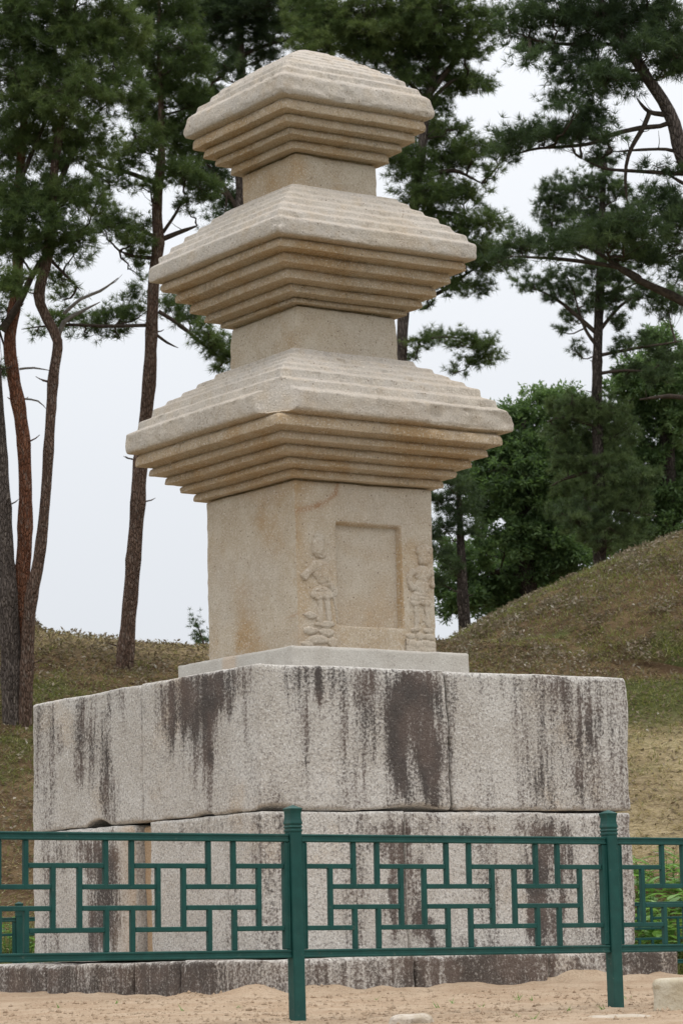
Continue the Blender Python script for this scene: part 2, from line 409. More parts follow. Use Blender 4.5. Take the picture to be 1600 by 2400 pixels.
for k, (mu, mv, R, H, e) in enumerate(MOUNDS):
    n1, n2 = 120, 300
    r = np.linspace(0, 1.0, n1)[:, None]; th = np.linspace(0, 2*np.pi, n2, endpoint=False)[None]
    U = mu+R*r*np.cos(th); V = mv+R*r*np.sin(th); P = np.stack([U, V, U*0], -1)
    Z = MBASE-.05+H*(1-r**e)+.08*fbm(P, .9, 12)+.075*fbm(P, 3.2, 15, 3)
    Z = np.where(r > .93, Z-(r-.93)*9, Z)
    X, Y = xy_of(U, V)
    i, j = np.meshgrid(np.arange(n1-1), np.arange(n2), indexing='ij'); a = i*n2+j; b = i*n2+(j+1) % n2
    Q = np.stack([a, a+n2, b+n2, b], -1).reshape(-1, 4)
    g = np.clip(.5*fbm(P, .7, 22)-.15+.8*sstep(.78, 1.0, r), -1, 1)
    o = mesh('burial_mound', np.stack([X, Y, Z], -1).reshape(-1, 3), [Q], M_BANK, None, True, {'green': g.ravel(), 'hay': np.zeros(g.size)})
    tag(o, None, None, None, 'structure')

# ------------------------------------------------------------------ pagoda
pagoda = empty('stone_pagoda', (0, 0, 0), 'three-storey granite pagoda with stepped roofs on a tall stained block base', 'pagoda')
def stone(name, lo, hi, mat, r=.035, amp=.008, seed=0, res=.035, attrs=None, warp=None, parent=pagoda, fine=.0025):
    lo = np.array(lo, float); hi = np.array(hi, float); L = hi-lo
    def coords(a, b):
        n = max(3, int((b-a-2*r)/res)+1)
        e = np.array([0, .25, .55, .8])*r
        return np.concatenate([a+e, np.linspace(a+r, b-r, n), (b-e)[::-1]])
    cs = [coords(lo[k], hi[k]) for k in range(3)]
    Vs = []; Qs = []; n0 = 0
    for k in range(3):
        a, d = (k+1) % 3, (k+2) % 3
        A, D = np.meshgrid(cs[a], cs[d], indexing='ij'); m, n = A.shape
        for s_, val in ((-1, lo[k]), (1, hi[k])):
            P = np.zeros((m, n, 3)); P[..., a] = A; P[..., d] = D; P[..., k] = val
            i, j = np.meshgrid(np.arange(m-1), np.arange(n-1), indexing='ij'); q = i*n+j
            Q = np.stack([q, q+n, q+n+1, q+1], -1).reshape(-1, 4)
            if s_ < 0: Q = Q[:, ::-1]
            Vs.append(P.reshape(-1, 3)); Qs.append(Q+n0); n0 += m*n
    V = np.concatenate(Vs); Q = np.concatenate(Qs); V, Q, _ = weld(V, Q)
    rr = (r*(.72+.55*vnoise(V, 5, seed)+.35*vnoise(V, 17, seed+3)))[:, None]; rr = np.clip(rr, .15*r, 1.3*r)
    q = np.clip(V, lo+rr, hi-rr); dv = V-q; ln = np.linalg.norm(dv, axis=1)[:, None]
    N = dv/np.maximum(ln, 1e-9)
    # how far along the corner radius this vertex was; keep flat parts flat
    V2 = q+N*rr
    V2 = V2+N*(amp*fbm(V, 2.2, seed+5, 3)+fine*fbm(V, 18, seed+9, 2))[:, None]
    if warp: V2 = warp(V2)
    A = attrs(V, N) if attrs else {}
    for k in ('stain', 'ochre', 'bleach', 'rust', 'lichen'):
        A.setdefault(k, np.zeros(len(V)))
    return child(mesh(name, V2, [Q], mat, None, True, A), parent)

# run-off stains, given where they sit on the two faces in view: (centre, half width, top, bottom, strength)
def px_r(x, y): p = on(x, y, 1, -1.625); return p[0], p[2]
def px_l(x, y): p = on(x, y, 0, -1.625); return p[1], p[2]
ST_R = []; ST_L = []
for (x, hw, y0, y1, s) in [(760, 100, 1550, 1660, .36), (930, 60, 1556, 1680, .42), (1310, 80, 1568, 1905, .42), (690, 12, 1550, 1640, .7), (728, 10, 1552, 1660, .65), (850, 10, 1560, 1720, .7), (705, 24, 1553, 1680, .55), (745, 16, 1556, 1640, .45), (790, 18, 1558, 1665, .5), (832, 18, 1560, 1650, .5), (850, 13, 1570, 1765, .62),
                           (965, 70, 1600, 1925, .84), (990, 36, 1590, 1905, .9), (940, 26, 1680, 1916, .85), (1020, 20, 1640, 1900, .9), (900, 22, 1572, 1660, .5), (985, 60, 1562, 1640, .55), (918, 10, 1660, 1912, .8), (938, 14, 1600, 1914, .9), (1008, 13, 1572, 1908, .95), (1030, 9, 1590, 1890, .75), (960, 16, 1572, 1916, .85), (880, 9, 1580, 1720, .6), (810, 9, 1565, 1720, .5), (770, 8, 1560, 1690, .5),
                           (1260, 30, 1570, 1905, .46), (1310, 40, 1575, 1900, .50), (1300, 22, 1740, 1905, .72), (1265, 14, 1800, 1905, .6), (1350, 26, 1600, 1780, .62), (1388, 16, 1640, 1760, .78), (1345, 14, 1690, 1860, .6),
                           (1150, 60, 1565, 1640, .3), (1425, 20, 1590, 1640, .3),
                           (905, 52, 1922, 2010, .92), (930, 26, 1930, 2225, .95), (985, 26, 1922, 1975, .9), (975, 18, 1990, 2225, .85), (1000, 20, 2150, 2225, .7), (1080, 28, 1922, 1965, .55), (1230, 28, 1925, 1970, .6),
                           (1270, 40, 1922, 2225, 1.0), (1290, 26, 1930, 2220, 1.0), (1330, 24, 1925, 2120, .8), (1345, 20, 2160, 2222, .7), (1250, 16, 2040, 2222, .9), (1110, 90, 2190, 2226, .5), (1400, 30, 2180, 2225, .45),
                           (760, 40, 1925, 1960, .3), (840, 30, 2190, 2228, .6), (880, 20, 1925, 1990, .6)]:
    a, zt = px_r(x, y0); b, zb = px_r(x, y1); wv = hw*.0038*1.0; ST_R.append(((a+b)/2, wv, zt, zb, s))
for (x, hw, y0, y1, s) in [(450, 80, 1572, 1720, .58), (440, 26, 1585, 1740, .85), (520, 24, 1565, 1700, .8), (400, 14, 1595, 1760, .6), (465, 60, 1650, 1880, .30), (210, 55, 1620, 1900, .32), (430, 42, 1590, 1700, .98), (490, 50, 1575, 1690, 1.0), (480, 26, 1640, 1800, .95), (484, 10, 1750, 1930, .62), (545, 26, 1565, 1650, .75), (390, 24, 1600, 1720, .7), (450, 50, 1700, 1800, .42), (570, 14, 1555, 1640, .6),
                           (195, 34, 1625, 1780, .72), (180, 16, 1680, 1850, .72), (240, 16, 1660, 1945, .98), (215, 10, 1690, 1800, .7), (250, 22, 1820, 1950, .9), (132, 8, 1690, 1760, .7), (270, 24, 1610, 1700, .5), (285, 12, 1620, 1740, .55), (340, 10, 1610, 1700, .3),
                           (460, 70, 1925, 1965, .4), (560, 30, 1915, 1950, .4),
                           (235, 38, 1965, 2250, .95), (265, 30, 1990, 2250, .98), (190, 22, 1960, 2050, .7), (150, 40, 1965, 2040, .5), (215, 20, 2100, 2250, .9), (130, 30, 2160, 2252, .5)]:
    a, zt = px_l(x, y0); b, zb = px_l(x, y1); wv = hw*.0052; ST_L.append(((a+b)/2, wv, zt, zb, s))
def stain_eval(u, z, L, P):
    wob = .03*vnoise(P*[1, 1, .12], 30, 40)+.06*vnoise(P*[1, 1, .5], 4, 41)+.035*vnoise(P*[1, 1, .4], 13, 42); var = .74+.30*vnoise(P*[1, 1, .2], 9, 49)+.34*vnoise(P*[1, 1, .25], 16, 43)+.18*vnoise(P, 3, 45)
    s = np.zeros(len(u))
    for (c, hw, zt, zb, k) in L:
        e = sstep(1.7, .15, np.abs(u-c+wob)/hw)
        h = zt-zb
        v = sstep(zt+.05, zt-.06, z)*sstep(zb-.10*h-.02, zb+.28*h, z+.10*vnoise(P*[6, 6, .3], 2.5, 44))
        s = np.maximum(s, np.clip(k*var, 0, 1)*e*v)+.22*np.minimum(s, k*e*v)
    return s
def base_attrs(extra=None, thirdcourse=False):
    def f(V, N):
        sR = stain_eval(V[:, 0], V[:, 2], ST_R, V); sL = stain_eval(V[:, 1], V[:, 2], ST_L, V)
        wR = sstep(.3, .8, -N[:, 1]); wL = sstep(.3, .8, -N[:, 0])
        oth = np.clip(1-wR-wL, 0, 1)*np.clip(1-np.abs(N[:, 2])*1.2, 0, 1)
        gen = sstep(.1, .6, vnoise(V*[3, 3, .35], 1.2, 47))*.8
        st = np.maximum(sR*wR, sL*wL)+oth*gen
        st = np.maximum(st, .36*sstep(.0, .5, vnoise(V*[7, 7, .6], 1.0, 48))*(1-np.abs(N[:, 2])))
        och = np.zeros(len(V))
        if thirdcourse:
            st = np.clip(.44+.36*sstep(-.4, .4, fbm(V*[1, 1, .4], 1.6, 51, 3)), 0, 1)*(1-.5*np.abs(N[:, 2]))
        A = {'stain': st, 'ochre': och+(.03 if thirdcourse else 0)}
        if extra: A = extra(V, N, A)
        return A
    return f
BA = base_attrs(); B3 = base_attrs(thirdcourse=True)
def lean_joint(x0, k):
    def f(V):
        wgt = np.clip(1-np.abs(V[:, 0]-x0)/.5, 0, 1)
        V[:, 0] += wgt*(k*(2.0-V[:, 2])+.010*np.sin(V[:, 2]*7)); return V
    return f
H1 = 1.625; T2, T1, T0, TB = 2.30, 1.305, .325, -.25
g = .0065
XJ, YJ = -.045, -.04
def comb(*fs):
    def f(V):
        for q in fs: V = q(V)
        return V
    return f
def chip_bottom(V):                                   # ragged lower arris of the top course
    lowm = sstep(1.45, T1, V[:, 2])*(V[:, 2] < 1.46)
    c = np.clip(vnoise(V*[1, 1, 0], 2.6, 61)-.25, 0, 1)*.10
    V[:, 2] += lowm*c; return V
stone('base_stone', (-H1, -H1, T1), (XJ-g, YJ-g, T2), M_BASE, .034, .010, 1, .035, BA, comb(lean_joint(XJ, .045), chip_bottom))
stone('base_stone', (XJ+g, -H1-.004, T1+.004), (H1, .42, T2-.004), M_BASE, .045, .011, 2, .035, BA, comb(lean_joint(XJ, .045), chip_bottom))
stone('base_stone', (-H1+.012, YJ+g, T1), (-.1, H1, T2-.006), M_BASE, .038, .011, 3, .035, BA, chip_bottom)
stone('base_stone', (-.09, .43, T1), (H1-.02, H1-.01, T2-.01), M_BASE, .04, .011, 4, .08, BA)
XJ2 = -.447
def och_left(V, N, A): A['ochre'] = np.clip(.85*sstep(.45, .05, V[:, 1]+.06*vnoise(V, 5, 71))*sstep(.5, 1.0, -N[:, 0]+.3), 0, 1)*.55; return A
stone('base_stone', (-H1-.012, -H1-.012, T0), (XJ2-g, -.17, T1-.006), M_BASE, .032, .009, 5, .035, BA)
stone('base_stone', (XJ2+g, -H1-.008, T0), (H1-.01, .3, T1-.008), M_BASE, .042, .011, 6, .035, BA)
stone('base_stone', (-H1-.002, .085, T0+.01), (-.2, H1-.02, T1-.012), M_BASE, .05, .014, 7, .035, base_attrs(och_left))
stone('base_stone', (-H1+.085, -.165, T0+.01), (-.9, .08, T1-.03), M_BASE, .03, .012, 8, .035, base_attrs(lambda V, N, A: {**A, 'ochre': np.full(len(V), .75)}))
stone('base_stone', (-.19, .31, T0), (H1-.03, H1-.03, T1-.01), M_BASE, .04, .011, 9, .08, BA)
HB = 1.86
jx = [-HB, -.55, .62, HB-.02]; 
for k in range(3):
    stone('foundation_stone', (jx[k]+g, -HB+.01*k, TB), (jx[k+1]-g, -.9, T0-.012-.006*k), M_BASE, .05, .014, 20+k, .04, B3)
jy = [-.895, -.26, .22, 1.0, HB+.25]
for k in range(4):
    stone('foundation_stone', (-HB-.012*(k % 2), jy[k]+g, TB), (-.8, jy[k+1]-g, T0-.014-.004*(k % 3)), M_BASE, .05, .014, 30+k, .04, B3)
stone('foundation_stone', (-.79, -.89, TB), (HB-.03, HB, T0-.014), M_BASE, .05, .014, 40, .1, B3)
def pl_attr(V, N): return {'ochre': .55*sstep(.05, .0, np.abs(V[:, 1]-.05)-.07)*(N[:, 0] < -.5)}
stone('plinth_stone', (-.795, -.795, 2.302), (.805, .795, 2.535), M_PLINTH, .03, .006, 50, .035, pl_attr)

# storeys: body stones with light taper
def body_attrs(extra=None):
    def f(V, N):
        A = {'ochre': .55*sstep(.15, .5, fbm(V, 2.2, 81, 3)), 'bleach': .35*sstep(.0, .5, fbm(V, 1.6, 83, 3))}
        if extra: A = extra(V, N, A)
        return A
    return f
def polyd(u, z, pts):
    d = np.full(len(u), 9.)
    for (a, b) in zip(pts[:-1], pts[1:]):
        a = np.array(a); b = np.array(b); ab = b-a; t = np.clip(((u-a[0])*ab[0]+(z-a[1])*ab[1])/(ab@ab), 0, 1)
        d = np.minimum(d, np.hypot(u-a[0]-t*ab[0], z-a[1]-t*ab[1]))
    return d
DX0, DX1, DZ0, DZ1, DDEP = -.262, .306, 2.72, 3.478, .048
def b1_extra(V, N, A):
    fr = N[:, 1] < -.3; lf = N[:, 0] < -.3
    wob = .010*vnoise(V, 12, 91)
    d = polyd(V[:, 0], V[:, 2], [(-.66, 3.555), (-.597, 3.55), (-.44, 3.592), (-.333, 3.643), (-.262, 3.70), (-.24, 3.75), (-.231, 3.80)])+wob
    A['rust'] = fr*np.clip(.85*sstep(.016, .003, d)+.22*sstep(.06, .0, d), 0, 1)
    e = polyd(V[:, 1], V[:, 2], [(-.66, 2.80), (-.45, 2.77), (-.3, 2.70), (-.15, 2.68), (.1, 2.62)])+wob
    A['rust'] = np.maximum(A['rust'], lf*.5*sstep(.012, .002, e))
    A['ochre'] = np.clip(A['ochre']+.8*sstep(.12, .0, np.abs(V[:, 0]+.60))*fr*sstep(2.5, 2.7, V[:, 2])*(.6+.4*vnoise(V, 4, 92))+.5*sstep(2.95, 2.6, V[:, 2])*(.5+.5*vnoise(V, 3, 93)), 0, 1)
    A['ochre'] = np.clip(A['ochre']+.6*(vnoise(V, 3.2, 94) > .35)*fr*sstep(3.45, 3.75, V[:, 2])*sstep(.1, -.2, V[:, 0]), 0, 1)
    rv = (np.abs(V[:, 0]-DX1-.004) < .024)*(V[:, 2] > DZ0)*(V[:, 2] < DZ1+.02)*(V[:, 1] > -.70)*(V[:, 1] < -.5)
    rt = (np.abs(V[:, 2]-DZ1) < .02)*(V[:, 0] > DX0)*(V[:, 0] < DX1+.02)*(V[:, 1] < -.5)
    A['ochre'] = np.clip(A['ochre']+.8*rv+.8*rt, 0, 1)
    return A
# lower body: recessed door on the front; built as a dense box whose front face is pushed in
def b1_warp(V):
    fr = V[:, 1] < -.55
    wx = .002*vnoise(V, 9, 95)
    ins = sstep(DX0-.004, DX0+.006, V[:, 0]+wx)*sstep(DX1+.016, DX1-.004, V[:, 0]+wx)*sstep(DZ0-.006, DZ0+.006, V[:, 2]+wx)*sstep(DZ1+.006, DZ1-.008, V[:, 2]+wx)
    V[:, 1] += fr*ins*(DDEP+.02)
    return V
b1 = stone('body_stone', (-.62, -.62, 2.535), (.622, .62, 3.784), M_TOWER, .016, .006, 60, .0125, body_attrs(b1_extra), b1_warp, fine=.0022)
b1['label'] = 'tall lowest body stone with door panel and guardian carvings'
b2 = stone('body_stone', (-.468, -.468, 4.79), (.468, .466, 5.138), M_TOWER, .022, .006, 62, .02, body_attrs(), lambda V: V*np.array([1, 1, 1])-np.stack([sstep(5.0, 5.15, V[:, 2])*.012*np.sign(V[:, 0]), V[:, 1]*0, V[:, 1]*0], -1))
b3 = stone('body_stone', (-.378, -.378, 6.07), (.378, .376, 6.352), M_TOWER, .02, .005, 63, .02, body_attrs(lambda V, N, A: {**A, 'ochre': np.clip(A['ochre']*1.2+.25*(N[:, 0] < -.3)+.4*sstep(.1, 0, np.abs(V[:, 0]+.34)), 0, 1)}))
def dp_attr(V, N): return {'ochre': np.clip(.55*sstep(3.0, 2.72, V[:, 2]+.1*vnoise(V, 4, 98))+.3*sstep(.2, .6, fbm(V, 3, 97)), 0, 1), 'bleach': .25+0*V[:, 0]}
stone('door_panel', (DX0-.006, -.62+DDEP, DZ0-.01), (DX1+.006, -.50, DZ1+.01), M_TOWER, .004, .003, 66, .02, dp_attr, parent=b1)

# guardian reliefs: shallow carved figures on either side of the door
def fig(prims, x0, x1, z0, z1, name, lines=()):
    res = .006
    xs = np.arange(x0, x1, res); zs = np.arange(z0, z1, res); X, Z = np.meshgrid(xs, zs, indexing='ij')
    P = np.stack([X, X*0-.62, Z], -1)
    H = np.full(X.shape, -.010)
    X_ = X+.010*vnoise(P, 16, 3)+.005*vnoise(P, 40, 4); Z_ = Z+.010*vnoise(P, 16, 6)+.005*vnoise(P, 40, 7)
    for p in prims:
        if p[0] == 'e':
            _, px, py, rx, rz, h = p; c = on(px, py, 1, -.62); d = np.hypot((X_-c[0])/(rx), (Z_-c[2])/(rz)); t = np.sqrt(np.clip(1-d*d, 0, 1))
            H = np.maximum(H, np.where(d < 1, h*np.clip(t*1.25, 0, 1)-.003, -.010))
        else:
            _, pts, rad, h = p; w3 = [on(a, b, 1, -.62)[[0, 2]] for a, b in pts]
            d = polyd(X_.ravel(), Z_.ravel(), w3).reshape(X.shape)/rad; t = np.sqrt(np.clip(1-d*d, 0, 1))
            H = np.maximum(H, np.where(d < 1, h*np.clip(t*1.2, 0, 1)-.003, -.010))
    for (pts, rad, dep) in lines:
        w3 = [on(a, b, 1, -.62)[[0, 2]] for a, b in pts]; d = polyd(X_.ravel(), Z_.ravel(), w3).reshape(X.shape)/rad
        H = np.where(H > -.004, H-dep*np.clip(1-d, 0, 1), H)
    H = np.where(H > -.003, -.003+(H+.003)*.74, H)
    H = np.where(H > -.004, H+.0035*fbm(P, 28, 17, 3), H)
    m, n = X.shape; V = np.stack([X, -.62-H, Z], -1).reshape(-1, 3)
    i, j = np.meshgrid(np.arange(m-1), np.arange(n-1), indexing='ij'); a = i*n+j
    Q = np.stack([a, a+n, a+n+1, a+1], -1).reshape(-1, 4)
    keep = (H.ravel()[Q] > -.0095).any(1); Q = Q[keep]
    used = np.unique(Q); mp = np.zeros(m*n, int); mp[used] = np.arange(len(used))
    P2 = V[used]
    hh = -.62-P2[:, 1]
    A = {'ochre': np.clip(.35*sstep(.0, .5, fbm(P2, 4, 77, 3))+.75*sstep(.010, -.004, hh), 0, 1), 'bleach': .35+0*P2[:, 0], 'rust': P2[:, 0]*0, 'stain': P2[:, 0]*0, 'lichen': P2[:, 0]*0}
    return child(mesh(name, P2, [mp[Q]], M_TOWER, None, True, A), b1)
fig([('e', 744, 1282, .062, .078, .034), ('e', 752, 1300, .045, .03, .03), ('e', 745, 1262, .05, .035, .028),
     ('e', 752, 1335, .085, .085, .026), ('l', [(738, 1322), (722, 1338), (712, 1352)], .030, .030), ('l', [(740, 1328), (758, 1350), (778, 1376)], .028, .030),
     ('e', 760, 1352, .07, .08, .020), ('e', 755, 1388, .10, .045, .026), ('e', 742, 1396, .06, .03, .028), ('e', 765, 1396, .06, .03, .028), ('l', [(775, 1372), (786, 1385), (783, 1392)], .022, .022),
     ('l', [(748, 1402), (748, 1450)], .026, .020), ('l', [(766, 1402), (772, 1450)], .026, .020), ('l', [(782, 1400), (790, 1440), (792, 1460)], .014, .012),
     ('e', 728, 1442, .06, .03, .022), ('e', 762, 1462, .09, .03, .022), ('e', 728, 1478, .07, .032, .026), ('e', 765, 1482, .07, .035, .022), ('e', 745, 1500, .12, .035, .026), ('e', 720, 1510, .06, .03, .022), ('e', 778, 1505, .05, .04, .022)],
    -.615, -.27, 2.545, 3.40, 'guardian_relief', [([(727, 1385), (770, 1388)], .008, .006), ([(735, 1372), (775, 1368)], .008, .006), ([(757, 1400), (758, 1450)], .010, .012), ([(735, 1296), (760, 1305)], .007, .008)])
fig([('e', 993, 1302, .062, .075, .036), ('e', 990, 1318, .05, .03, .036), ('e', 1008, 1292, .022, .04, .03), ('e', 978, 1290, .02, .04, .026), ('e', 992, 1284, .05, .03, .030),
     ('e', 990, 1346, .085, .07, .030), ('l', [(968, 1338), (957, 1350), (958, 1364), (966, 1378)], .026, .026), ('l', [(1008, 1336), (1018, 1352), (1012, 1372)], .026, .028), ('e', 1012, 1371, .03, .02, .034),
     ('e', 986, 1376, .075, .06, .030), ('e', 984, 1402, .10, .055, .028), ('e', 972, 1412, .05, .03, .030), ('e', 995, 1414, .06, .03, .030),
     ('l', [(976, 1420), (974, 1470)], .028, .022), ('l', [(998, 1420), (1004, 1468)], .024, .020), ('l', [(992, 1455), (1012, 1475)], .014, .014),
     ('e', 972, 1476, .05, .022, .028), ('e', 1003, 1480, .05, .02, .024), ('e', 960, 1490, .05, .03, .024), ('e', 984, 1492, .05, .03, .026), ('e', 1006, 1494, .05, .03, .026),
     ('l', [(948, 1506), (1018, 1512)], .03, .024), ('l', [(948, 1520), (1018, 1526)], .035, .020)],
    .335, .612, 2.545, 3.42, 'guardian_relief', [([(978, 1306), (1008, 1308)], .006, .008), ([(999, 1298), (1001, 1301)], .012, .016), ([(966, 1396), (1004, 1400)], .007, .007), ([(964, 1406), (1004, 1410)], .007, .007), ([(984, 1420), (986, 1468)], .010, .012), ([(975, 1356), (1003, 1360)], .007, .006), ([(972, 1326), (1006, 1326)], .007, .010)])

# stepped roof stones
def roof(prof, seed, warp=None, label=None, eave=4.2, nper=84, rad=.016, rnd=.010):
    """prof: closed-ish profile from top centre down to the underside, list of (half width, z)"""
    pts = [np.array(p, float) for p in prof]
    out = [pts[0]]
    for k in range(1, len(pts)-1):                      # round every arris a little
        a, b, c = pts[k-1], pts[k], pts[k+1]
        for t in (0,):
            la, lc = np.linalg.norm(a-b), np.linalg.norm(c-b)
            da = min(rnd, .42*la); dc = min(rnd, .42*lc)
            p0 = b+(a-b)/la*da; p2 = b+(c-b)/lc*dc
            for q in (0, .5, 1): out.append((1-q)**2*p0+2*q*(1-q)*b+q*q*p2)
    out.append(pts[-1]); prof2 = []
    for a, b in zip(out[:-1], out[1:]):
        n = max(1, int(np.linalg.norm(b-a)/.022))
        for t in np.arange(n)/n: prof2.append(a*(1-t)+b*t)
    prof2.append(out[-1]); prof2 = np.array(prof2)
    # plan: unit square outline, rounded corners come from the noise-modulated radius
    e = 1-np.concatenate([[0, .004, .010, .018, .028, .04], np.linspace(.06, 1, nper//2)])
    side = np.concatenate([-e, e[::-1][1:]])
    sq = np.concatenate([np.stack([side[:-1], -np.ones(len(side)-1)], 1), np.stack([np.ones(len(side)-1), side[:-1]], 1),
                         np.stack([-side[:-1], np.ones(len(side)-1)], 1), np.stack([-np.ones(len(side)-1), -side[:-1]], 1)])
    m, n = len(prof2), len(sq)
    s = prof2[:, 0][:, None]; z = np.broadcast_to(prof2[:, 1][:, None], (m, n))
    X = sq[None, :, 0]*s; Y = sq[None, :, 1]*s; P = np.stack([X, Y, z], -1)
    rr = np.clip(rad*(1+.8*vnoise(P, 5, seed)+.5*vnoise(P, 15, seed+1)), .006, .06); rr = np.minimum(rr, s*.5)
    qx = np.clip(X, -(s-rr), s-rr); qy = np.clip(Y, -(s-rr), s-rr); dx, dy = X-qx, Y-qy; ln = np.maximum(np.hypot(dx, dy), 1e-9)
    k = np.where(ln > rr, rr/ln, 1.0); X = qx+dx*k; Y = qy+dy*k
    nx, ny = sq[None, :, 0], sq[None, :, 1]
    P = np.stack([X, Y, z], -1)
    d1 = .0065*fbm(P*[1, 1, 4], 3, seed+2, 3)+.003*fbm(P, 16, seed+4, 2); d2 = .006*fbm(P, 1.8, seed+6, 2)+.0015*fbm(P, 14, seed+7, 2)
    big = (np.abs(sq[:, 0]) > .999)[None], (np.abs(sq[:, 1]) > .999)[None]
    X = X+np.where(big[0], np.sign(nx)*d1, 0)*np.minimum(1, s*3); Y = Y+np.where(big[1], np.sign(ny)*d1, 0)*np.minimum(1, s*3); Z = z+d2
    V = np.stack([X, Y, Z], -1).reshape(-1, 3)
    # chips along the arrises: pull vertices towards the axis where a chip noise is high
    chip = np.clip(vnoise(V*[1, 1, 1.6], 11, seed+21)-.5, 0, 1)*.022+np.clip(vnoise(V*[1, 1, 1.5], 27, seed+22)-.35, 0, 1)*.018
    mxy = np.maximum(np.abs(V[:, 0]), np.abs(V[:, 1]))[:, None]; V[:, :2] -= V[:, :2]/np.maximum(mxy, .1)*chip[:, None]; V[:, 2] -= .25*chip*(V[:, 2] > eave)
    if warp: V = warp(V)
    i, j = np.meshgrid(np.arange(m-1), np.arange(n), indexing='ij'); a = i*n+j; b = i*n+(j+1) % n
    Q = np.stack([a, a+n, b+n, b], -1).reshape(-1, 4)
    caps = [np.arange(n)[None, :]*1, ((m-1)*n+np.arange(n))[::-1][None, :]]
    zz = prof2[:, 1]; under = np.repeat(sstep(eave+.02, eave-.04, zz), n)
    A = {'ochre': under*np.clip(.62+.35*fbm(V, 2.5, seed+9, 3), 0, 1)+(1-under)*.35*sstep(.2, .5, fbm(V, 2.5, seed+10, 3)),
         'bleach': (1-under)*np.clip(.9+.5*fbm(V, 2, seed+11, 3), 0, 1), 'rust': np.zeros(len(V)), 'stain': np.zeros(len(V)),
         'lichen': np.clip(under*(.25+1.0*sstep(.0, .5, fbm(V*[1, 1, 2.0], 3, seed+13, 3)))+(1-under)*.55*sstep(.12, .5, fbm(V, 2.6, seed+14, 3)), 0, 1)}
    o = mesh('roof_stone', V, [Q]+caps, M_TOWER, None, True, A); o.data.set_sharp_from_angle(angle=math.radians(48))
    if label: o['label'] = label
    return child(o, pagoda)
def steps(top, risers, slope):
    """risers: (half width, z low, z high) from the top outwards"""
    p = list(top)
    for k, (s, zl, zh) in enumerate(risers):
        nz = risers[k+1][2] if k+1 < len(risers) else zl-.008
        p += [(s, zh), (s+.009, nz+slope if k+1 < len(risers) else zl)]
    return p
def chamfer(Vin, n, d, zlo, zhi, soft=.03, seed=0):
    n = np.array(n, float); n /= np.linalg.norm(n); V = Vin
    ex = V@n-d+.012*fbm(V, 6, seed, 3)
    wz = sstep(zlo-soft, zlo+soft, V[:, 2])*sstep(zhi+soft, zhi-soft, V[:, 2])
    return V-np.maximum(ex, 0)[:, None]*n*wz[:, None]
def w1(V):
    # battered near corner of the eave
    k = ((V[:, 0] < 0) & (V[:, 1] < 0))
    Vc = chamfer(V, (-1, -.62, .25), (.98*1.0+.76*.62)/1.2+.235+4.3*.25/1.2*0+.86, 4.19, 4.52, .03, 5) if False else V.copy()
    pL = on(592, 941, 0, -1.062); pR = on(703, 928, 1, -1.062); tv = pR[:2]-pL[:2]; nn = np.array([tv[1], -tv[0]]); nn /= np.linalg.norm(nn)
    if nn.sum() > 0: nn = -nn
    ex = V[:, 0]*nn[0]+V[:, 1]*nn[1]-(pL[:2]@nn)+.25*(V[:, 2]-4.36)+.008*fbm(V, 9, 5, 3)
    wz = sstep(4.19, 4.205, V[:, 2])*sstep(4.62, 4.46, V[:, 2])
    mv = np.maximum(ex, 0)*wz*k
    Vc[:, 0] -= mv*nn[0]; Vc[:, 1] -= mv*nn[1]
    # spalled eave edge towards the right corner
    f = sstep(.28, .36, V[:, 0]+.05*vnoise(V, 7, 6))*(V[:, 1] < -.9)*sstep(4.16, 4.22, V[:, 2])*sstep(4.40, 4.33, V[:, 2])
    Vc[:, 1] += f*(.034+.022*fbm(V, 9, 8, 3)); Vc[:, 0] += .05*sstep(.95, 1.06, V[:, 0])*sstep(-.75, -.95, V[:, 1])*sstep(4.16, 4.22, V[:, 2])*sstep(4.36, 4.28, V[:, 2])
    # small hollow on the third step near the corner
    d = np.linalg.norm((V-np.array([-.80, -.86, 4.475]))/np.array([.05, .05, .02]), axis=1); Vc[:, 2] -= .03*sstep(1.2, .2, d)
    return Vc
PROF1 = steps([(.05, 4.80), (.50, 4.802)], [(.555, 4.765, 4.79), (.655, 4.695, 4.722), (.742, 4.632, 4.660), (.825, 4.568, 4.602), (.905, 4.500, 4.542), (.990, 4.390, 4.450)], .029)
def corbels(rim, levels, contact):
    p = list(rim)
    for k, (sh, zt, zb) in enumerate(levels):           # (half width, top, lower arris)
        h = zt-zb
        p += [(sh-.026, zt), (sh-.010, zt-.14*h), (sh-.003, zt-.38*h), (sh, zb+.14*h), (sh-.003, zb)]
        nx = levels[k+1][0]-.026 if k+1 < len(levels) else contact[0]
        nz = levels[k+1][1] if k+1 < len(levels) else zb+.003
        p += [((sh*.40+nx*.60), zb*.95+nz*.05)] if k+1 < len(levels) else []
    return p+[(contact[0], levels[-1][2]+.003), (contact[0]-.004, contact[1]), (.05, contact[1])]
PROF1 += corbels([(1.054, 4.366), (1.067, 4.352), (1.071, 4.228), (1.064, 4.206)], [(1.018, 4.190, 4.098), (.940, 4.076, 4.017), (.853, 4.002, 3.942), (.772, 3.925, 3.872), (.692, 3.857, 3.797)], (.592, 3.786))
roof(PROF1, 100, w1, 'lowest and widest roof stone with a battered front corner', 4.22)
PROF2 = steps([(.05, 6.085), (.45, 6.087)], [(.485, 6.05, 6.075), (.555, 5.99, 6.022), (.633, 5.925, 5.958), (.712, 5.858, 5.893), (.79, 5.783, 5.820), (.862, 5.697, 5.746)], .033)
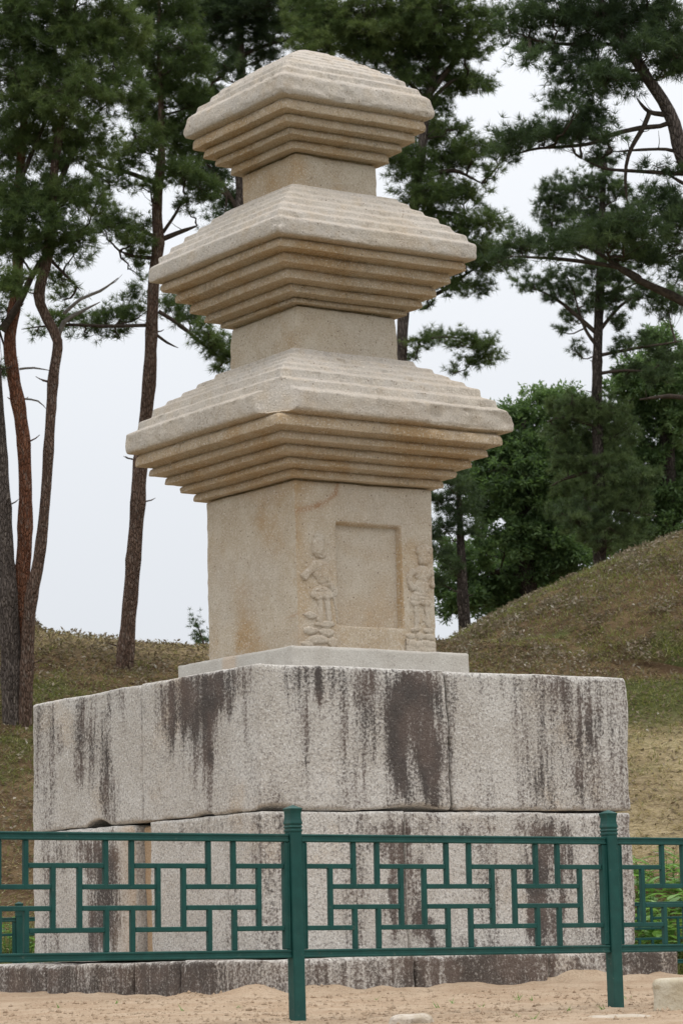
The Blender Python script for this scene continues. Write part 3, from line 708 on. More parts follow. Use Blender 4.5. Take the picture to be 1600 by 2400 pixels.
PROF2 += corbels([(.905, 5.678), (.916, 5.665), (.919, 5.570), (.912, 5.550)], [(.858, 5.540, 5.468), (.775, 5.455, 5.376), (.693, 5.360, 5.281), (.609, 5.268, 5.203), (.525, 5.190, 5.150)], (.442, 5.140))
def w2(V):
    Vc = V.copy(); k = ((V[:, 0] < 0) & (V[:, 1] < 0))
    ex = (-(V[:, 0])*.7-(V[:, 1])*.714)-1.235+.02*fbm(V, 6, 15, 3)
    mv = np.maximum(ex, 0)*k*sstep(5.6, 5.63, V[:, 2])*sstep(5.80, 5.74, V[:, 2]); Vc[:, 0] += mv*.6; Vc[:, 1] += mv*.6; Vc[:, 2] -= mv*.3
    return Vc
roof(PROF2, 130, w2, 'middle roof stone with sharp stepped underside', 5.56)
PROF3 = steps([(.03, 7.285), (.125, 7.287)], [(.14, 7.265, 7.282), (.215, 7.222, 7.240), (.288, 7.18, 7.20), (.358, 7.133, 7.155), (.428, 7.088, 7.108), (.497, 7.035, 7.058), (.562, 6.978, 7.008), (.632, 6.890, 6.936)], .030)
PROF3 += corbels([(.678, 6.864), (.692, 6.846), (.713, 6.735), (.704, 6.700)], [(.664, 6.680, 6.597), (.604, 6.586, 6.517), (.533, 6.506, 6.449), (.455, 6.438, 6.366)], (.35, 6.354))
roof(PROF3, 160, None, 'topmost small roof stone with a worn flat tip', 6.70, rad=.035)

# ------------------------------------------------------------------ fence
CX13 = [0, 1, 2, 3, 4, 5, 6, 7, 8, 9, 10, 11, 12, 13]
VB = {1: 'm', 2: 'o', 3: 'o', 4: 'm', 5: 'm', 6: 'o', 7: 'o', 8: 'm', 9: 'm', 10: 'o', 11: 'o', 12: 'm'}
HBARS = {1: [(0, 2), (3, 6), (7, 10), (11, 13)], 2: [(1, 4), (5, 8), (9, 12)], 3: [(1, 4), (5, 8), (9, 12)], 4: [(0, 2), (3, 6), (7, 10), (11, 13)]}
RZ = [.936, .810, .704, .597, .488, .378]
def fence(label, p0, ang, n0, n1, sp, dz, slope_drop=0):
    d = np.array([math.cos(ang), math.sin(ang), 0]); nrm = np.array([-d[1], d[0], 0]); AX = np.array([d, nrm, [0, 0, 1]])
    f = empty('metal_fence', tuple(p0), label, 'fence')
    hp = .0345
    for k in range(n0, n1+1):
        b = p0+d*sp*k+np.array([0, 0, dz*k])
        B = Buf(); v, q, t = box(b+[0, 0, .345], (hp, hp, .645), AX, .005); B.add(v, q, t)
        post = B.build('post', M_PAINT, f, False)
        prof = [(.0345, .988), (.0362, .994), (.0358, 1.0), (.0325, 1.004), (.0325, 1.008), (.0368, 1.013), (.0368, 1.016), (.0328, 1.022), (.0328, 1.026), (.0370, 1.032), (.0368, 1.037), (.0335, 1.052), (.0322, 1.068), (.0325, 1.085), (.0350, 1.100), (.0374, 1.107), (.0374, 1.112), (.0, 1.131)]
        V = []; Q = []
        for (s, z) in prof:
            for (a, c) in ((-1, -1), (1, -1), (1, 1), (-1, 1)): V.append(b+d*a*max(s, .0005)+nrm*c*max(s, .0005)+np.array([0, 0, z]))
        for i in range(len(prof)-1):
            for j in range(4): Q.append((i*4+j, i*4+(j+1) % 4, i*4+4+(j+1) % 4, i*4+4+j))
        child(mesh('post_cap', np.array(V), [np.array(Q)], M_PAINT, None, False), post)
        screw = Buf(); v, q = tube([b-nrm*.034-d*.0*0+d*-.02*0-d*.0345+nrm*.03+[0, 0, .972], b-d*.038+nrm*0+[0, 0, .972]], [.004, .004], 8); 
    for k in range(n0, n1):
        b = p0+d*sp*k+np.array([0, 0, dz*k]); L = sp; tilt = np.array([d[0]*sp, d[1]*sp, dz]); tl = tilt/np.linalg.norm(tilt)
        AXT = np.array([tl, nrm, [0, 0, 1]]); AXT[2] = np.cross(AXT[0], AXT[1])
        a0 = hp+.001; W = sp-2*hp-.002
        def pt(s, z): return b+tilt*(s/sp)+np.array([0, 0, z])
        def bar(name, s0, s1, z0, z1, hy, bev=.004, ridge=False):
            B = Buf(); c = pt((s0+s1)/2, (z0+z1)/2)
            v, q, t = box(c, ((s1-s0)/2, hy, (z1-z0)/2), AXT, bev); B.add(v, q, t)
            if ridge:                                        # raised fillets along both faces of a frame member
                horiz = (s1-s0) > (z1-z0); th = (z1-z0 if horiz else s1-s0)
                for off in (-.34, .34):
                    if horiz: cc = c+AXT[2]*off*th; hh = ((s1-s0)/2-.001, hy+.004, th*.13)
                    else: cc = c+AXT[0]*off*th; hh = (th*.13, hy+.004, (z1-z0)/2-.001)
                    v, q, t = box(cc, hh, AXT, .002); B.add(v, q, t)
            return B.build(name, M_PAINT, f, False)
        bar('rail', a0, a0+W, RZ[0], .978, .017, .004, True)
        bar('rail', a0, a0+W, .334, RZ[5], .017, .004, True)
        bar('stile', a0, a0+.034, RZ[5]+.001, RZ[0]-.001, .016, .004, True)
        bar('stile', a0+W-.034, a0+W, RZ[5]+.001, RZ[0]-.001, .016, .004, True)
        in0 = a0+.034; un = (W-.068)/13.0; hw = .013
        xs = lambda i: in0+un*i
        for i, kind in VB.items():
            spans = [(1, 4)] if kind == 'm' else [(0, 2), (3, 5)]
            for (ra, rb) in spans:
                zt = RZ[ra] if ra == 0 else RZ[ra]+hw*.98; zb = RZ[rb] if rb == 5 else RZ[rb]-hw*.98
                bar('bar', xs(i)-hw, xs(i)+hw, zb, zt, .0135, .003)
        for r_, L_ in HBARS.items():
            for (ia, ib) in L_:
                sa = xs(ia)+(hw if ia > 0 else 0); sb = xs(ib)-(hw if ib < 13 else 0)
                bar('bar', sa, sb, RZ[r_]-hw, RZ[r_]+hw, .0125, .003)
    return f
fence('green painted metal lattice fence in front of the pagoda', np.array([-3.738, -5.187, .006]), -.062, -1, 2, 2.05, -.026)
pb = at(46, 2200, 27.6); pb[2] = -.245
pb_far = at(1650, 2200, 29.6)
angb = math.atan2(pb_far[1]-pb[1], pb_far[0]-pb[0])
fence('distant green metal lattice fence behind the pagoda base', pb, angb, -1, 4, 2.05, 0)

# ------------------------------------------------------------------ loose stones at the near edge
def rock(name, c, h, rotz, mat, label, group, seed, amp=.12, r=.4):
    n = 26; P = []
    lo = -np.ones(3); B = np.linspace(-1, 1, n); Vs = []; Qs = []; n0 = 0
    for k in range(3):
        a, d = (k+1) % 3, (k+2) % 3; A, D = np.meshgrid(B, B, indexing='ij')
        for s_ in (-1, 1):
            p = np.zeros((n, n, 3)); p[..., a] = A; p[..., d] = D; p[..., k] = s_
            i, j = np.meshgrid(np.arange(n-1), np.arange(n-1), indexing='ij'); q = i*n+j
            Q = np.stack([q, q+n, q+n+1, q+1], -1).reshape(-1, 4); Q = Q if s_ > 0 else Q[:, ::-1]
            Vs.append(p.reshape(-1, 3)); Qs.append(Q+n0); n0 += n*n
    V, Q, _ = weld(np.concatenate(Vs), np.concatenate(Qs))
    q = np.clip(V, -1+r, 1-r); dv = V-q; V = q+dv/np.maximum(np.linalg.norm(dv, axis=1), 1e-9)[:, None]*r
    N = V/np.linalg.norm(V, axis=1)[:, None]
    V = V+N*(amp*fbm(V, .9, seed, 4)+amp*.25*fbm(V, 5, seed+3, 3))[:, None]
    V[:, 0] *= 1-.12*V[:, 2]; V = V*np.array(h)
    ca, sa = math.cos(rotz), math.sin(rotz); V = np.stack([V[:, 0]*ca-V[:, 1]*sa, V[:, 0]*sa+V[:, 1]*ca, V[:, 2]], -1)+np.array(c)
    return tag(mesh(name, V, [Q], mat), label, 'rock', group)
c = at(1605, 2338, 15.1); rock('boulder', c, (.17, .15, .105), YAW-.3, M_ROCK, 'pale squared boulder lying on the sand at the right edge', None, 3, .10, .25)
c = at(1590, 2399, 14.75); rock('flat_stone', c, (.24, .14, .022), YAW-1.4, M_ORANGE, 'flat orange stone under the pale boulder', None, 5, .10, .4)
kl = [((962, 2403), .11, .055, 'smooth rounded grey stone between the two fence posts'), ((1450, 2400), .19, .045, 'rough pale edging stone at the foot of the right post')]
for k, ((px, py), wd, hh, lab) in enumerate(kl):
    c = at(px, py, 14.05); rock('edging_stone', c, (wd, .10, hh), YAW-math.pi/2+.1*k, M_KERB, lab, 'edging stones in front of the fence', 10+k, .16, .5)

# crumpled teal net on the ground behind the left fence post
c = at(22, 2250, 27.2); U = rng.random((14, 10)); gx, gy = np.meshgrid(np.linspace(-.16, .16, 14), np.linspace(-.12, .12, 10), indexing='ij')
Z = .10*np.exp(-((gx-.03)/.07)**2)+.03*fbm(np.stack([gx, gy, gx*0], -1), 18, 2)
V = np.stack([gx*R2[0]+gy*F2[0]+c[0], gx*R2[1]+gy*F2[1]+c[1], Z+.02+float(ground_z(*[np.array(q) for q in uv_of(c)]))], -1)
def solid_sheet(V, th):
    m, n = V.shape[:2]; i, j = np.meshgrid(np.arange(m-1), np.arange(n-1), indexing='ij'); a = (i*n+j).ravel(); Q = np.stack([a, a+n, a+n+1, a+1], -1)
    V2 = np.concatenate([V.reshape(-1, 3), V.reshape(-1, 3)-[0, 0, th]]); return V2, np.concatenate([Q, Q[:, ::-1]+m*n])
V2, Q2 = solid_sheet(V, .006)
tag(mesh('crumpled_net', V2, [Q2], M_TARP), 'crumpled teal net on the grass beside the distant fence post', 'net')

# ------------------------------------------------------------------ trees
def unit(v): return v/np.maximum(np.linalg.norm(v, axis=-1, keepdims=True), 1e-9)
def needle_tufts(buf, P, D, K, length, width, tint, spread=.75):
    N = len(P); R = unit(rng.normal(size=(N, K, 3))); dirs = unit(D[:, None]*(.35+.5*rng.random((N, K, 1)))+R*spread+np.array([0, 0, .12]))
    ln = length*(.7+.5*rng.random((N, K, 1)))
    side = unit(np.cross(dirs, rng.normal(size=(N, K, 3))))*width/2
    b = P[:, None]+dirs*.01
    V = np.stack([b-side, b+side, b+dirs*ln+np.array([0, 0, -.01])], 2).reshape(-1, 3)
    T = np.arange(N*K*3).reshape(-1, 3)
    buf.add(V, None, T, np.repeat(np.clip(tint[:, None]+rng.normal(0, .08, (N, K)), 0, 1), 3))
def leaf_quads(buf, P, D, L, W, tint, droop=.25):
    N = len(P); nrm = unit(rng.normal(size=(N, 3))*.8+np.array([0, 0, .9])); D = unit(D-nrm*np.sum(D*nrm, 1, keepdims=True)+np.array([0, 0, -droop])*rng.random((N, 1)))
    sd_ = unit(np.cross(D, nrm)); l = L*(.7+.6*rng.random((N, 1))); w_ = W*(.7+.6*rng.random((N, 1)))
    mid = P+D*l*.45; V = np.stack([P, mid+sd_*w_/2+nrm*.01, P+D*l, mid-sd_*w_/2+nrm*.01], 1).reshape(-1, 3)
    buf.add(V, np.arange(N*4).reshape(-1, 4), None, np.repeat(tint, 4))
def pxpath(pts, dep, wob=0):
    out = [];
    for k, p in enumerate(pts):
        dd = dep+(p[3] if len(p) > 3 else 0); out.append(at(p[0], p[1], dd))
    return np.array(out)
def trunk_obj(name, pts, dep, mat, parent, sink=True, seed=0, stubs=True, label=None):
    """pts: (px, py, width px)"""
    P = pxpath([(a, b, 0) for a, b, *_ in pts], dep); R = np.array([p[2]*dep/FPX/2 for p in pts])
    if sink:
        u, v = uv_of(P[0]); gz = float(surf_z(u, v)); 
        P = np.concatenate([[[P[0][0], P[0][1], min(gz, P[0][2])-.3]], P]); R = np.concatenate([[R[0]*1.18], R])
    P, R = resample(P, R, .12)
    R = R*(1+.05*np.array([vnoise(np.array([p]), 3, seed)[0] for p in P]))
    B = Buf(); 
    # whorl swellings
    if stubs:
        wh = np.zeros(len(P)); k = 8
        while k < len(P)-3:
            R[k] *= 1.12; R[k-1] *= 1.05; R[k+1] *= 1.04
            for _ in range(rng.integers(1, 3)):
                th = rng.random()*6.28; dr = np.array([math.cos(th), math.sin(th), .25]); l = rng.uniform(.06, .22)
                v, q = tube([P[k]+dr*R[k]*.7, P[k]+dr*(R[k]+l*.6), P[k]+dr*(R[k]+l)+np.array([0, 0, .02])], [.014, .010, .004], 5); B.add(v, q)
            k += rng.integers(5, 11)
    v, q = tube(P, R, 14, bump=.10, seed=seed); B.add(v, q)
    o = B.build(name, mat, parent)
    if label: o['label'] = label
    return P, R
def limb_obj(name, pts, dep, mat, parent, label=None):
    P = pxpath([(a, b, 0, *r_) for a, b, _, *r_ in pts], dep); R = np.array([p[2]*dep/FPX/2 for p in pts]); R[-1] *= .45; P, R = resample(P, R, .10)
    P = P+.02*np.stack([vnoise(P, 2.5, 5), vnoise(P, 2.5, 6), vnoise(P, 2.5, 7)], -1)*np.linspace(0, 1, len(P))[:, None]
    v, q = tube(P, R, 8, bump=.12, seed=3); B = Buf(); B.add(v, q)
    for k in range(3, len(P), 3):
        if rng.random() < .75:
            dr = unit(rng.normal(size=3)*[1, 1, .7]+np.array([0, 0, .35])+(P[k]-P[k-1])/np.linalg.norm(P[k]-P[k-1])*.8); l = rng.uniform(.08, .32); r1 = min(.007, R[k]*.6)
            v, q = tube([P[k], P[k]+dr*l*.5+rng.normal(0, .012, 3), P[k]+dr*l+np.array([0, 0, .03])], [r1, r1*.7, r1*.35], 4); B.add(v, q)
    o = B.build(name, mat, parent)
    if label: o['label'] = label
    return P, R
def foliage(ells, dep, skel, crown, twigs, dens=52, needle=(.108, .0078), K=21, tmean=.45, depthscale=.85, flat=1.0, leaf=None, zspread=None, shootlen=.62):
    """fill pixel ellipses (at a depth) with shoots grown from limbs; crown/twigs are Buf"""
    sk = np.concatenate(skel)
    allP = []; allD = []; allT = []
    for el in ells:
        px, py, rx, ry = el[:4]; k = el[4] if len(el) > 4 else 1.0; tb = el[5] if len(el) > 5 else 0
        c = at(px, py, dep+rng.normal(0, .35)); a = rx*dep/FPX; b = ry*dep/FPX; dpt = (zspread or max(.35, (a+b)/2*depthscale))
        # limb from the skeleton towards the ellipse centre (rising)
        d = np.linalg.norm((sk-c)*np.array([1, 1, 1.0])+np.array([0, 0, .55*a]), axis=1); s0 = sk[d.argmin()]
        t = np.linspace(0, 1, 7)[:, None]; far = c+unit(c-s0)*a*.35
        L = s0*(1-t)+far*t; L = L+np.array([0, 0, -.10])*np.sin(t*np.pi)*np.linalg.norm(far-s0)+rng.normal(0, .03, L.shape)*np.sin(t*np.pi)
        ln = np.linalg.norm(far-s0)
        if ln > .1:
            v, q = tube(L, np.linspace(.012+.012*min(ln, 2), .006, 7), 5); twigs.add(v, q)
        n = max(4, int(dens*k*np.pi*a*b))
        u = unit(rng.normal(size=(n, 3)))*(rng.random((n, 1))**.45)
        tip = c+rgt*(u[:, 0:1]*a)+np.array([0, 0, 1])*(u[:, 1:2]*b)+fwd*(u[:, 2:3]*dpt)
        # start of each shoot: a point on the limb, pulled towards the tip
        li = rng.integers(2, 7, n); st = L[li]; v0 = tip-st; l0 = np.linalg.norm(v0, axis=1, keepdims=True)
        st = tip-v0/np.maximum(l0, 1e-6)*np.minimum(l0, shootlen*(.7+.6*rng.random((n, 1))))
        midp = (st+tip)/2+np.array([0, 0, -.05])
        for i in range(n):
            if i % 2 == 0:
                v, q = tube([st[i], midp[i], tip[i]], [.006, .0045, .002], 3); twigs.add(v, q)
                if l0[i] > shootlen:
                    v, q = tube([L[li[i]], (L[li[i]]+st[i])/2-[0, 0, .03], st[i]], [.008, .007, .006], 3); twigs.add(v, q)
        D = unit(tip-midp+np.array([0, 0, .10])); tint = np.clip(tmean+tb+rng.normal(0, .10)+rng.normal(0, .17, n), 0, 1)
        for f_ in (1.0, .9, .78, .66):
            allP.append(midp*(1-f_)+tip*f_+rng.normal(0, .012, (n, 3))); allD.append(D); allT.append(tint+(f_-.85)*.35)
        for sgn in (-1, 1):                            # two side shoots
            sd_ = unit(np.cross(D, np.array([0, 0, 1.]))+rng.normal(0, .4, (n, 3)))*sgn; b0 = midp*.45+tip*.55; e = b0+(D*.6+sd_)*.14*(.6+.8*rng.random((n, 1)))
            for f_ in (1.0, .6):
                allP.append(b0*(1-f_)+e*f_); allD.append(unit(D*.5+sd_)); allT.append(tint)
    P = np.concatenate(allP); D = np.concatenate(allD); T = np.clip(np.concatenate(allT), 0, 1)
    if leaf: 
        for r_ in range(leaf[2]): leaf_quads(crown, P+rng.normal(0, .05, P.shape), unit(D+rng.normal(0, .8, D.shape)), leaf[0], leaf[1], np.clip(T+rng.normal(0, .12, len(T)), 0, 1))
    else: needle_tufts(crown, P, D, K, needle[0], needle[1], T)
    return len(P)

def tree(name, label, base_px, dep, cat='tree', group=None):
    p = at(base_px[0], base_px[1], dep); u, v = uv_of(p); p[2] = float(surf_z(u, v))
    return empty(name, tuple(p), label, cat, group)

G_PINE = 'pine trees on the slope behind the pagoda'
# 1: three stems from one root at the left edge
D1 = 40.0
t1 = tree('pine_tree', 'three-stemmed pine at the left edge, middle stem red-barked', (40, 1705), D1, group=G_PINE)
s1a, _ = trunk_obj('trunk', [(36, 1712, 62), (30, 1600, 54), (22, 1450, 46), (12, 1250, 37), (2, 1050, 30), (-12, 850, 27), (-20, 650, 24), (-20, 350, 18), (-15, 50, 9)], D1, M_BARK_G, t1, seed=1, label='thick grey leaning stem')
s1b, _ = trunk_obj('trunk', [(46, 1700, 40), (52, 1560, 40), (47, 1420, 39), (58, 1280, 36), (60, 1130, 32), (52, 1000, 32), (32, 880, 30), (24, 790, 28), (40, 680, 26), (44, 540, 25), (48, 400, 22), (60, 250, 17), (70, 60, 10)], D1+.15, M_BARK_R, t1, seed=2, label='red-barked crooked middle stem')
s1c, _ = trunk_obj('trunk', [(60, 1690, 34), (64, 1560, 33), (72, 1420, 30), (92, 1310, 27), (106, 1180, 24), (118, 1000, 24), (126, 880, 24), (136, 800, 24), (112, 750, 24), (92, 690, 24), (112, 600, 27), (122, 480, 22), (130, 380, 20), (150, 250, 15), (165, 60, 8)], D1-.1, M_BARK_M, t1, seed=3, label='thin brown kinked stem')
B1 = [limb_obj('branch', pts, D1, mt, t1, lb)[0] for pts, mt, lb in [
    ([(4, 775, 20), (40, 720, 17), (80, 640, 14), (125, 580, 10), (185, 560, 6)], M_TWIG, None),
    ([(134, 800, 15), (150, 755, 11), (190, 730, 8), (235, 705, 4)], M_DEAD, 'bare dead branch'), ([(150, 735, 9), (190, 700, 8), (235, 680, 7), (277, 650, 4)], M_DEAD, 'bare dead branch'),
    ([(112, 600, 9), (150, 640, 7), (190, 680, 4)], M_TWIG, None), ([(122, 470, 16), (160, 380, 11), (200, 300, 8), (250, 240, 5)], M_TWIG, None), ([(50, 420, 12), (100, 300, 9), (150, 200, 6)], M_TWIG, None),
    ([(60, 1010, 6), (85, 865, 4)], M_DEAD, None) if False else ([(46, 865, 6), (80, 862, 5), (118, 868, 3)], M_DEAD, 'bare dead branch'), ([(60, 935, 5), (90, 940, 4), (110, 958, 2)], M_DEAD, 'bare dead branch')]]
cb, tw = Buf(), Buf()
foliage([(60, -80, 130, 80), (200, -70, 120, 80), (120, -190, 110, 80), (40, 40, 150, 130), (180, 80, 130, 130), (280, 60, 80, 100), (40, 200, 130, 120), (170, 220, 120, 100, 1, .15), (260, 190, 90, 90), (60, 330, 120, 90), (180, 340, 110, 80, 1, .05), (50, 450, 110, 70), (150, 460, 90, 60), (230, 470, 60, 40, .6), (30, 560, 80, 60), (110, 580, 60, 45, .7), (170, 590, 60, 40, .5), (25, 660, 70, 45), (150, 650, 50, 35, .5), (-10, 740, 40, 50, .7), (180, 560, 80, 30, .6), (15, 870, 18, 30, .5), (60, 500, 70, 80), (130, 530, 60, 60, .8), (150, 700, 40, 25, .6)],
        D1, [s1a[-30:], s1b[-25:], s1c[-25:], B1[0][8:], B1[3][3:], B1[4][4:]], cb, tw, tmean=.48, dens=92)
cb.build('crown', M_NEEDLE, t1, False); tag(tw.build('twigs', M_TWIG, t1), kind='stuff')
# 2: single stem left of the pagoda
D2 = 42.8
t2 = tree('pine_tree', 'slim single-stemmed pine standing just left of the pagoda', (288, 1610), D2, group=G_PINE)
s2, _ = trunk_obj('trunk', [(288, 1640, 44), (292, 1560, 42), (302, 1450, 36), (312, 1330, 34), (322, 1200, 34), (330, 1080, 33), (345, 950, 31), (352, 860, 30), (357, 740, 27), (362, 640, 26), (372, 570, 27), (368, 500, 25), (372, 430, 24), (378, 380, 19), (378, 250, 14), (372, 100, 10), (375, -60, 6)], D2, M_BARK_M, t2, seed=4)
B2 = [limb_obj('branch', pts, D2, M_TWIG, t2)[0] for pts in [
    [(366, 430, 13), (300, 405, 11), (240, 392, 9), (185, 368, 5)], [(382, 560, 13), (430, 540, 11), (462, 528, 7)], [(382, 545, 9), (412, 500, 7), (434, 455, 4)], [(358, 605, 11), (310, 600, 8), (280, 588, 4)],
    [(350, 762, 9), (250, 765, 8), (150, 762, 7), (50, 770, 4)], [(362, 555, 10), (320, 535, 8), (250, 530, 5)], [(372, 730, 10), (420, 760, 9), (470, 800, 8), (520, 850, 5)], [(352, 772, 8), (392, 803, 6), (418, 817, 3)], [(385, 390, 11), (440, 420, 9), (500, 470, 7)]]]
cb, tw = Buf(), Buf()
foliage([(380, -80, 110, 70), (380, -190, 80, 70), (385, 30, 110, 80), (430, 120, 90, 70, .9), (340, 130, 70, 60), (390, 210, 90, 60), (470, 230, 70, 60, .8, .1), (330, 260, 60, 50, .8), (400, 300, 80, 60, 1, .12), (330, 330, 70, 50, .7), (440, 350, 70, 45, 1, .05), (300, 380, 80, 40, .7), (260, 420, 60, 40, .6), (420, 400, 60, 45, .8), (340, 440, 50, 30, .6), (480, 450, 50, 50, .8), (440, 480, 40, 30, .5), (290, 520, 70, 35, .8), (250, 540, 70, 35, .7), (320, 560, 60, 35, .7), (330, 600, 40, 25, .6), (310, 690, 45, 30, .5), (410, 705, 45, 30, .8), (440, 740, 50, 35, .8), (490, 790, 55, 35, 1), (525, 830, 50, 40, 1.1), (510, 870, 25, 15, .8), (330, 735, 60, 25, .7), (250, 745, 80, 30, .8), (160, 750, 70, 25, .6), (200, 780, 60, 22, .5), (280, 785, 40, 22, .6), (90, 770, 40, 20, .5), (320, 640, 30, 35, .4)],
        D2, [s2[-30:]]+[b[5:] for b in B2[:7]]+[B2[8][4:]], cb, tw, tmean=.44, dens=98)
cb.build('crown', M_NEEDLE, t2, False); tag(tw.build('twigs', M_TWIG, t2), kind='stuff')
# 3: pine behind the top roof, left
D3 = 49.0
t3 = tree('pine_tree', 'tall dark pine rising behind the left of the top roof', (575, 1500), D3, group=G_PINE)
s3, _ = trunk_obj('trunk', [(590, 1500, 36), (580, 1200, 34), (572, 800, 30), (566, 480, 26), (566, 200, 21), (562, 80, 18), (556, -60, 13)], D3, M_BARK_G, t3, seed=5)
B3_ = [limb_obj('branch', pts, D3, M_TWIG, t3)[0] for pts in [[(560, 110, 12), (500, 190, 9), (450, 100, 6), (420, 60, 4)], [(560, 500, 12), (540, 460, 10), (500, 400, 7), (480, 380, 5)], [(560, 480, 9), (480, 420, 7), (420, 390, 4)], [(568, 60, 9), (620, 40, 7), (680, 20, 4)], [(566, 130, 10), (640, 100, 8), (720, 90, 4)]]]
cb, tw = Buf(), Buf()
foliage([(560, -90, 110, 60), (555, -190, 80, 60), (480, 20, 90, 60), (560, 20, 90, 60), (500, 90, 80, 50, .9), (440, 150, 70, 50, .8), (530, 160, 60, 40, .8), (640, 70, 90, 60), (610, 130, 60, 40, .7), (700, 30, 80, 60), (480, 320, 60, 50, .8), (500, 400, 60, 50, 1), (540, 470, 50, 40, .9), (450, 420, 60, 40, .7), (520, 520, 40, 30, .7), (460, 260, 50, 40, .8), (590, -10, 100, 50), (515, 230, 50, 40)],
        D3, [s3[-30:]]+[b[4:] for b in B3_], cb, tw, tmean=.36, dens=102)
cb.build('crown', M_NEEDLE_D, t3, False); tag(tw.build('twigs', M_TWIG, t3), kind='stuff')
# 4: pine behind the pagoda, right
D4 = 47.0
t4 = tree('pine_tree', 'large spreading pine directly behind the right of the pagoda', (945, 1500), D4, group=G_PINE)
s4, _ = trunk_obj('trunk', [(925, 1500, 40), (930, 1200, 34), (940, 850, 26), (944, 750, 25), (960, 560, 24), (985, 380, 22), (1000, 240, 18), (1030, 120, 14), (1060, 0, 10), (1080, -80, 6)], D4, M_BARK_G, t4, seed=6)
B4 = [limb_obj('branch', pts, D4, M_TWIG, t4)[0] for pts in [[(1000, 230, 16), (1060, 150, 12), (1120, 90, 9), (1190, 40, 5)], [(995, 250, 12), (1060, 190, 8), (1120, 180, 4)], [(940, 800, 6), (985, 796, 6), (1050, 790, 5), (1110, 800, 3)], [(1000, 235, 12), (900, 140, 10), (820, 90, 7), (740, 60, 4)], [(960, 690, 14), (1020, 690, 10), (1080, 650, 7), (1140, 610, 4)], [(1100, 845, 3), (1130, 838, 4), (1150, 800, 3)], [(980, 420, 14), (1060, 400, 10), (1130, 430, 6)], [(970, 500, 12), (1060, 500, 10), (1150, 540, 6)]]]
cb, tw = Buf(), Buf()
foliage([(880, -70, 120, 60), (1050, -70, 130, 60), (1060, -170, 100, 70), (740, 40, 90, 70, 1, .1), (800, 90, 90, 60, 1, .2), (730, 110, 70, 45, 1, .15), (860, 40, 100, 70, 1, .1), (880, 130, 80, 55, 1.1), (950, 60, 110, 80, 1.1, .1), (1040, 40, 110, 70, 1.1, .1), (1000, 130, 100, 60, 1), (1090, 110, 80, 50, .9), (1060, 190, 80, 45, 1), (1120, 200, 60, 25, .7), (1150, 50, 60, 40, .8), (970, 190, 60, 40, .9), (1020, 240, 60, 40, .9), (1060, 300, 55, 30, .6), (1000, 310, 60, 40, .8), (960, 380, 70, 60, 1), (1050, 370, 80, 50, 1, .05), (1110, 350, 50, 40, .8), (1000, 460, 90, 50, 1), (1090, 450, 70, 40, .9), (1140, 520, 60, 35, .8), (1060, 530, 80, 45, 1), (1000, 540, 60, 40, 1), (1130, 580, 70, 40, 1), (1080, 620, 70, 45, 1), (1170, 610, 60, 35, .9), (1040, 670, 60, 35, .7), (1110, 670, 50, 30, .7), (1000, 720, 25, 18, .6), (985, 805, 30, 22, .9), (1030, 790, 30, 20, 1), (1080, 800, 35, 25, 1), (1130, 810, 40, 28, 1.1), (1150, 840, 25, 18, .9), (1100, 850, 35, 18, .9), (1070, 870, 30, 12, .8), (970, 840, 25, 15, .8), (1180, 340, 45, 30, .8), (1160, 400, 40, 25, .5)],
        D4, [s4[-45:]]+[b[3:] for b in B4], cb, tw, tmean=.46, dens=108)
cb.build('crown', M_NEEDLE, t4, False); tag(tw.build('twigs', M_TWIG, t4), kind='stuff')
# 5: near pine reaching in from the right edge
D5 = 35.0
t5 = tree('pine_tree', 'bent dark pine reaching in from the right edge with long bare branches', (1760, 1700), D5, group=G_PINE)
s5, _ = trunk_obj('trunk', [(1760, 1900, 62), (1755, 1500, 56), (1730, 1100, 50), (1690, 700, 44), (1640, 460, 38), (1596, 360, 34), (1578, 290, 32), (1552, 235, 29), (1520, 190, 27), (1490, 140, 24), (1445, 70, 21), (1410, 10, 17), (1390, -90, 11)], D5, M_BARK_G, t5, seed=7)
B5 = [limb_obj('branch', pts, D5, M_TWIG, t5)[0] for pts in [
    [(1572, 272, 14), (1545, 268, 13), (1520, 264, 11), (1500, 245, 7), (1488, 228, 4)], [(1520, 265, 12), (1508, 295, 12), (1480, 345, 10), (1466, 390, 9), (1464, 440, 7), (1470, 480, 4)],
    [(1575, 284, 13), (1545, 296, 12), (1500, 300, 12), (1440, 315, 11), (1380, 338, 9), (1310, 346, 8), (1240, 352, 6), (1180, 375, 3)],
    [(1600, 360, 10), (1560, 350, 8), (1500, 352, 7), (1430, 360, 4)], [(1620, 408, 12), (1560, 406, 10), (1480, 400, 9), (1410, 395, 7), (1360, 372, 3)], [(1620, 440, 11), (1590, 425, 9), (1565, 410, 7)],
    [(1680, 760, 26), (1620, 720, 24), (1570, 690, 22), (1520, 668, 19), (1470, 640, 15), (1420, 605, 11), (1370, 580, 6)], [(1500, 652, 12), (1460, 630, 11), (1380, 615, 10), (1290, 606, 9), (1200, 602, 5)],
    [(1500, 140, 13), (1440, 105, 10), (1340, 105, 8), (1260, 95, 6), (1180, 62, 3)], [(1520, 165, 10), (1470, 165, 8), (1400, 180, 6), (1350, 200, 3)], [(1450, 70, 10), (1520, 30, 7), (1580, 10, 4)], [(1545, 220, 8), (1530, 200, 6), (1580, 130, 4), (1620, 110, 3)],
    [(1720, 900, 16), (1640, 935, 13), (1570, 928, 11), (1500, 935, 7)]]]
cb, tw = Buf(), Buf()
